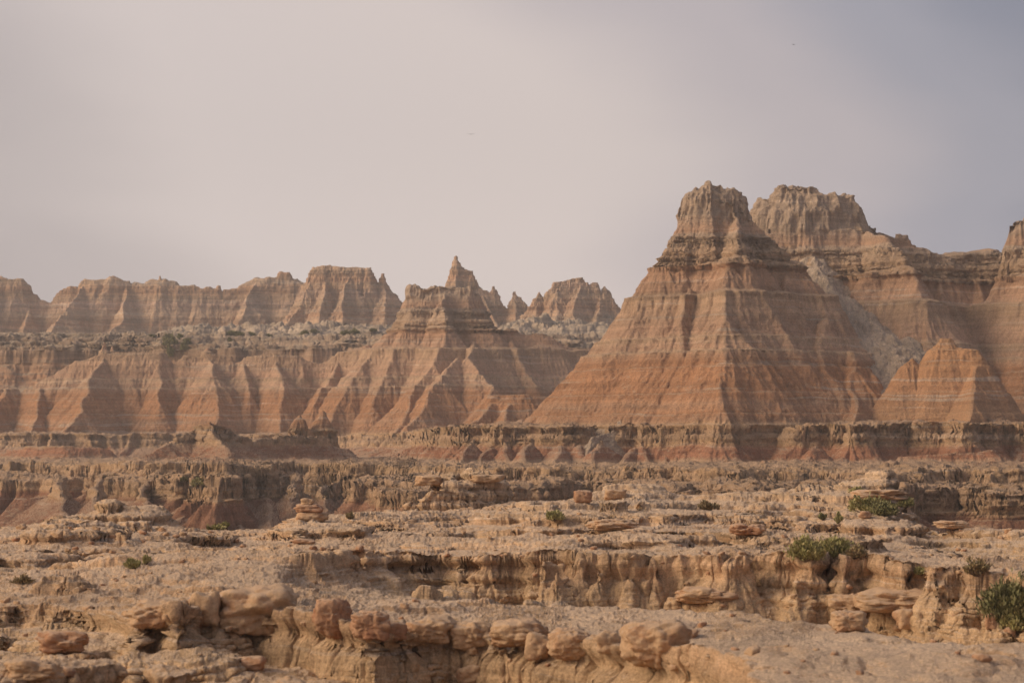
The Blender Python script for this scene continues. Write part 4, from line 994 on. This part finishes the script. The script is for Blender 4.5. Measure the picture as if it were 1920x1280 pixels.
SH = [ # px, py(base), w px, h px, label, mat, n, per, leaf px, upright
    (1515, 1050, 62, 44, 'bright green bushy shrub above the middle cliff, left half of the largest green clump', L_GREEN, 90, 80, 7, .6),
    (1566, 1044, 62, 40, 'bright green shrub joined to the right of the largest green clump', L_GREEN, 80, 80, 7, .6),
    (1606, 1046, 50, 24, 'thin straggly olive shrub beside the large green clump', L_DRY, 30, 40, 7, .4),
    (1625, 962, 60, 32, 'dark sprawling shrub with a yellow-green top below the skyline slab', L_GREEN, 50, 70, 6, .6),
    (1652, 966, 48, 26, 'darkest low shrub beside the brown stone under the skyline slab', L_DARK, 50, 70, 6, .5),
    (1694, 954, 30, 18, 'small green shrub at the right tip of the skyline slab', L_GREEN, 24, 50, 6, .6),
    (1598, 955, 14, 14, 'tiny upright green shrub left of the dark sprawling shrub', L_GREEN, 12, 40, 5, .9),
    (1545, 976, 16, 16, 'tiny dark green tuft on the bare right plateau', L_DARK, 14, 40, 5, .8),
    (1571, 984, 16, 22, 'small upright green tuft right of the tiny dark tuft', L_GREEN, 14, 40, 5, .9),
    (1612, 926, 34, 8, 'flat fringe of green growing behind the skyline slab', L_GREEN, 20, 40, 5, .7),
    (1040, 980, 32, 20, 'lone small green shrub in the middle of the plateau', L_GREEN, 34, 60, 5, .8),
    (250, 1066, 30, 22, 'grass-green tuft on the left side of the plateau', L_GREEN, 26, 60, 6, .9),
    (274, 1056, 16, 16, 'smaller green tuft just behind the grass-green tuft on the left', L_GREEN, 14, 50, 6, .9),
    (656, 974, 14, 14, 'small dry twiggy bush beside the humped outcrop', L_DRY, 16, 24, 5, .6),
    (1330, 955, 36, 14, 'dry brown grassy bush on the plateau below the red pyramid', L_DRY, 26, 40, 6, .5),
    (1832, 1082, 46, 34, 'dead brown bush on the slope right of centre above the big dark shrub', L_DRY, 34, 34, 7, .5),
    (1730, 1074, 36, 12, 'sparse green weeds on the slope below the dead brown bush', L_GREEN, 16, 30, 6, .4),
    (1900, 1160, 110, 76, 'largest dark green shrub at the right edge of the picture', L_DARK, 150, 90, 9, .6),
    (1895, 1182, 84, 50, 'paler feathery green shrub in front of the largest dark one', L_GREEN, 90, 80, 9, .8),
    (402, 992, 34, 8, 'low green fringe on the left plateau rim', L_GREEN, 16, 36, 5, .7),
    (428, 988, 16, 10, 'tiny bright green tuft on the left plateau rim', L_GREEN, 12, 36, 5, .8),
    (40, 1094, 34, 14, 'faint olive weeds on the shaded slope at far left', L_DRY, 16, 30, 6, .4),
]
for k, (px, py, w, h, lab, lm, n, per, lf, up) in enumerate(SH):
    g = fg(px, py); s_ = g[1] / F
    shrub((g[0], g[1], g[2] - 0.01), w * s_, h * s_, lab, lm, n, per, lf * s_, 100 + k, upright=up)
# shrubs across the canyon
BV = BENCHV
for px, py, w, h, lab in ((375, 905, 26, 18, 'lone green shrub on the ledge across the canyon below the red pyramid'), (345, 902, 14, 8, 'tiny green plant left of the lone shrub across the canyon')):
    g = pick(BV, px, py, -0.225, 0.225); s_ = g[1] / F
    shrub((g[0], g[1], g[2] - 0.1), w * s_, h * s_, lab, L_GREEN if w > 20 else L_DARK, 60, 50, 4.0 * s_, 300 + px, upright=.6)
FARG = 'dark junipers among the chalky hills'
for k, (px, py, w, h) in enumerate([(318, 668, 16, 30), (312, 650, 20, 22), (325, 645, 18, 18), (316, 636, 24, 16), (348, 655, 18, 20), (352, 642, 18, 16), (343, 634, 14, 12), (430, 626, 22, 9), (450, 628, 24, 9), (468, 626, 14, 7), (572, 626, 18, 8), (590, 624, 16, 8), (648, 626, 18, 10), (662, 624, 18, 9), (285, 632, 10, 6), (505, 628, 10, 5), (430, 640, 8, 10), (700, 622, 10, 5)]):
    g = pick(UV_, px, py, -0.235, 0.09); s_ = g[1] / F
    shrub((g[0], g[1], g[2] - 0.3), w * s_, h * s_, 'dark green juniper bush growing among the distant chalky hills on the left', L_DARK, 46, 26, 3.2 * s_, 400 + k, name='juniper', cat='bush', group=FARG, upright=.7)
# dust/insect specks in the air, drawn as two winged birdlike bodies
m_, t_, b_ = mat_base('speck_dark'); b_.inputs['Base Color'].default_value = (0.09, .08, .085, 1)
for px, py, Y, sc, rz, lab in ((883, 252, 300, 0.30, 0.1, 'tiny dark speck high above the middle butte'), (1488, 84, 300, 0.22, 0.9, 'tiny dark speck in the blue sky above the broad peak')):
    bm = bmesh.new()
    bmesh.ops.create_uvsphere(bm, u_segments=10, v_segments=6, radius=0.12)
    for v in bm.verts: v.co = (v.co.x * 0.8, v.co.y * 3.0, v.co.z * 0.8)
    me = bpy.data.meshes.new('speck'); bm.to_mesh(me); bm.free(); me.materials.append(m_)
    o = bpy.data.objects.new('speck', me); COL.objects.link(o); o.location = W(px, py, Y); o.scale = (sc * 1.6,) * 3; o.rotation_euler = (0, 0, rz)
    o['label'] = lab; o['category'] = 'speck'
    for sg in (-1, 1):
        wv = [(0, .18, 0), (sg * .45, .22, .16), (sg * 1.0, -.08, .05), (sg * .45, -.1, .14), (0, -.14, 0)]
        wv += [(x, y, z - 0.025) for x, y, z in wv]
        wf = [(0, 1, 2, 3, 4), (9, 8, 7, 6, 5)] + [(k, (k + 1) % 5, 5 + (k + 1) % 5, 5 + k) for k in range(5)]
        me = bpy.data.meshes.new('wing'); me.from_pydata(wv, [], wf); me.materials.append(m_)
        q = bpy.data.objects.new('wing', me); COL.objects.link(q); q.parent = o

#@@GROUND
gx = np.linspace(-1, 1, 90); gx = np.sign(gx) * np.abs(gx) ** 2.2 * 1300
gy = np.linspace(0, 1, 110) ** 1.8 * 1620 - 120
GX, GY = np.meshgrid(gx, gy, indexing='ij')
GZ = -11.0 + 0.5 * fbm2(GX, GY, 0.02, 3) 
GZ = np.where((GY < 8) & (np.abs(GX) < 60), -2.4 + 0.1 * fbm2(GX, GY, 0.1, 3), GZ)
struct(grid_mesh('ground', np.stack([GX, GY, GZ], -1), M_near, 90, 110), 'dusty canyon floor')

#@@HAZE
hz_m = bpy.data.materials.new('haze'); hz_m.use_nodes = True
t = hz_m.node_tree; t.nodes.clear()
o_ = N(t, 'ShaderNodeOutputMaterial'); v_ = N(t, 'ShaderNodeVolumePrincipled')
v_.inputs['Density'].default_value = 0.00046
v_.inputs['Color'].default_value = (0.93, 0.89, 0.86, 1)
v_.inputs['Anisotropy'].default_value = 0.2
t.links.new(v_.outputs[0], o_.inputs['Volume'])
bm = bmesh.new(); bmesh.ops.create_cube(bm, size=1.0)
for v in bm.verts: v.co = (v.co.x * 2640, 690 + v.co.y * 1660, 21 + v.co.z * 70)
me = bpy.data.meshes.new('haze'); bm.to_mesh(me); bm.free(); me.materials.append(hz_m)
hz = bpy.data.objects.new('haze', me); COL.objects.link(hz); hz['kind'] = 'stuff'
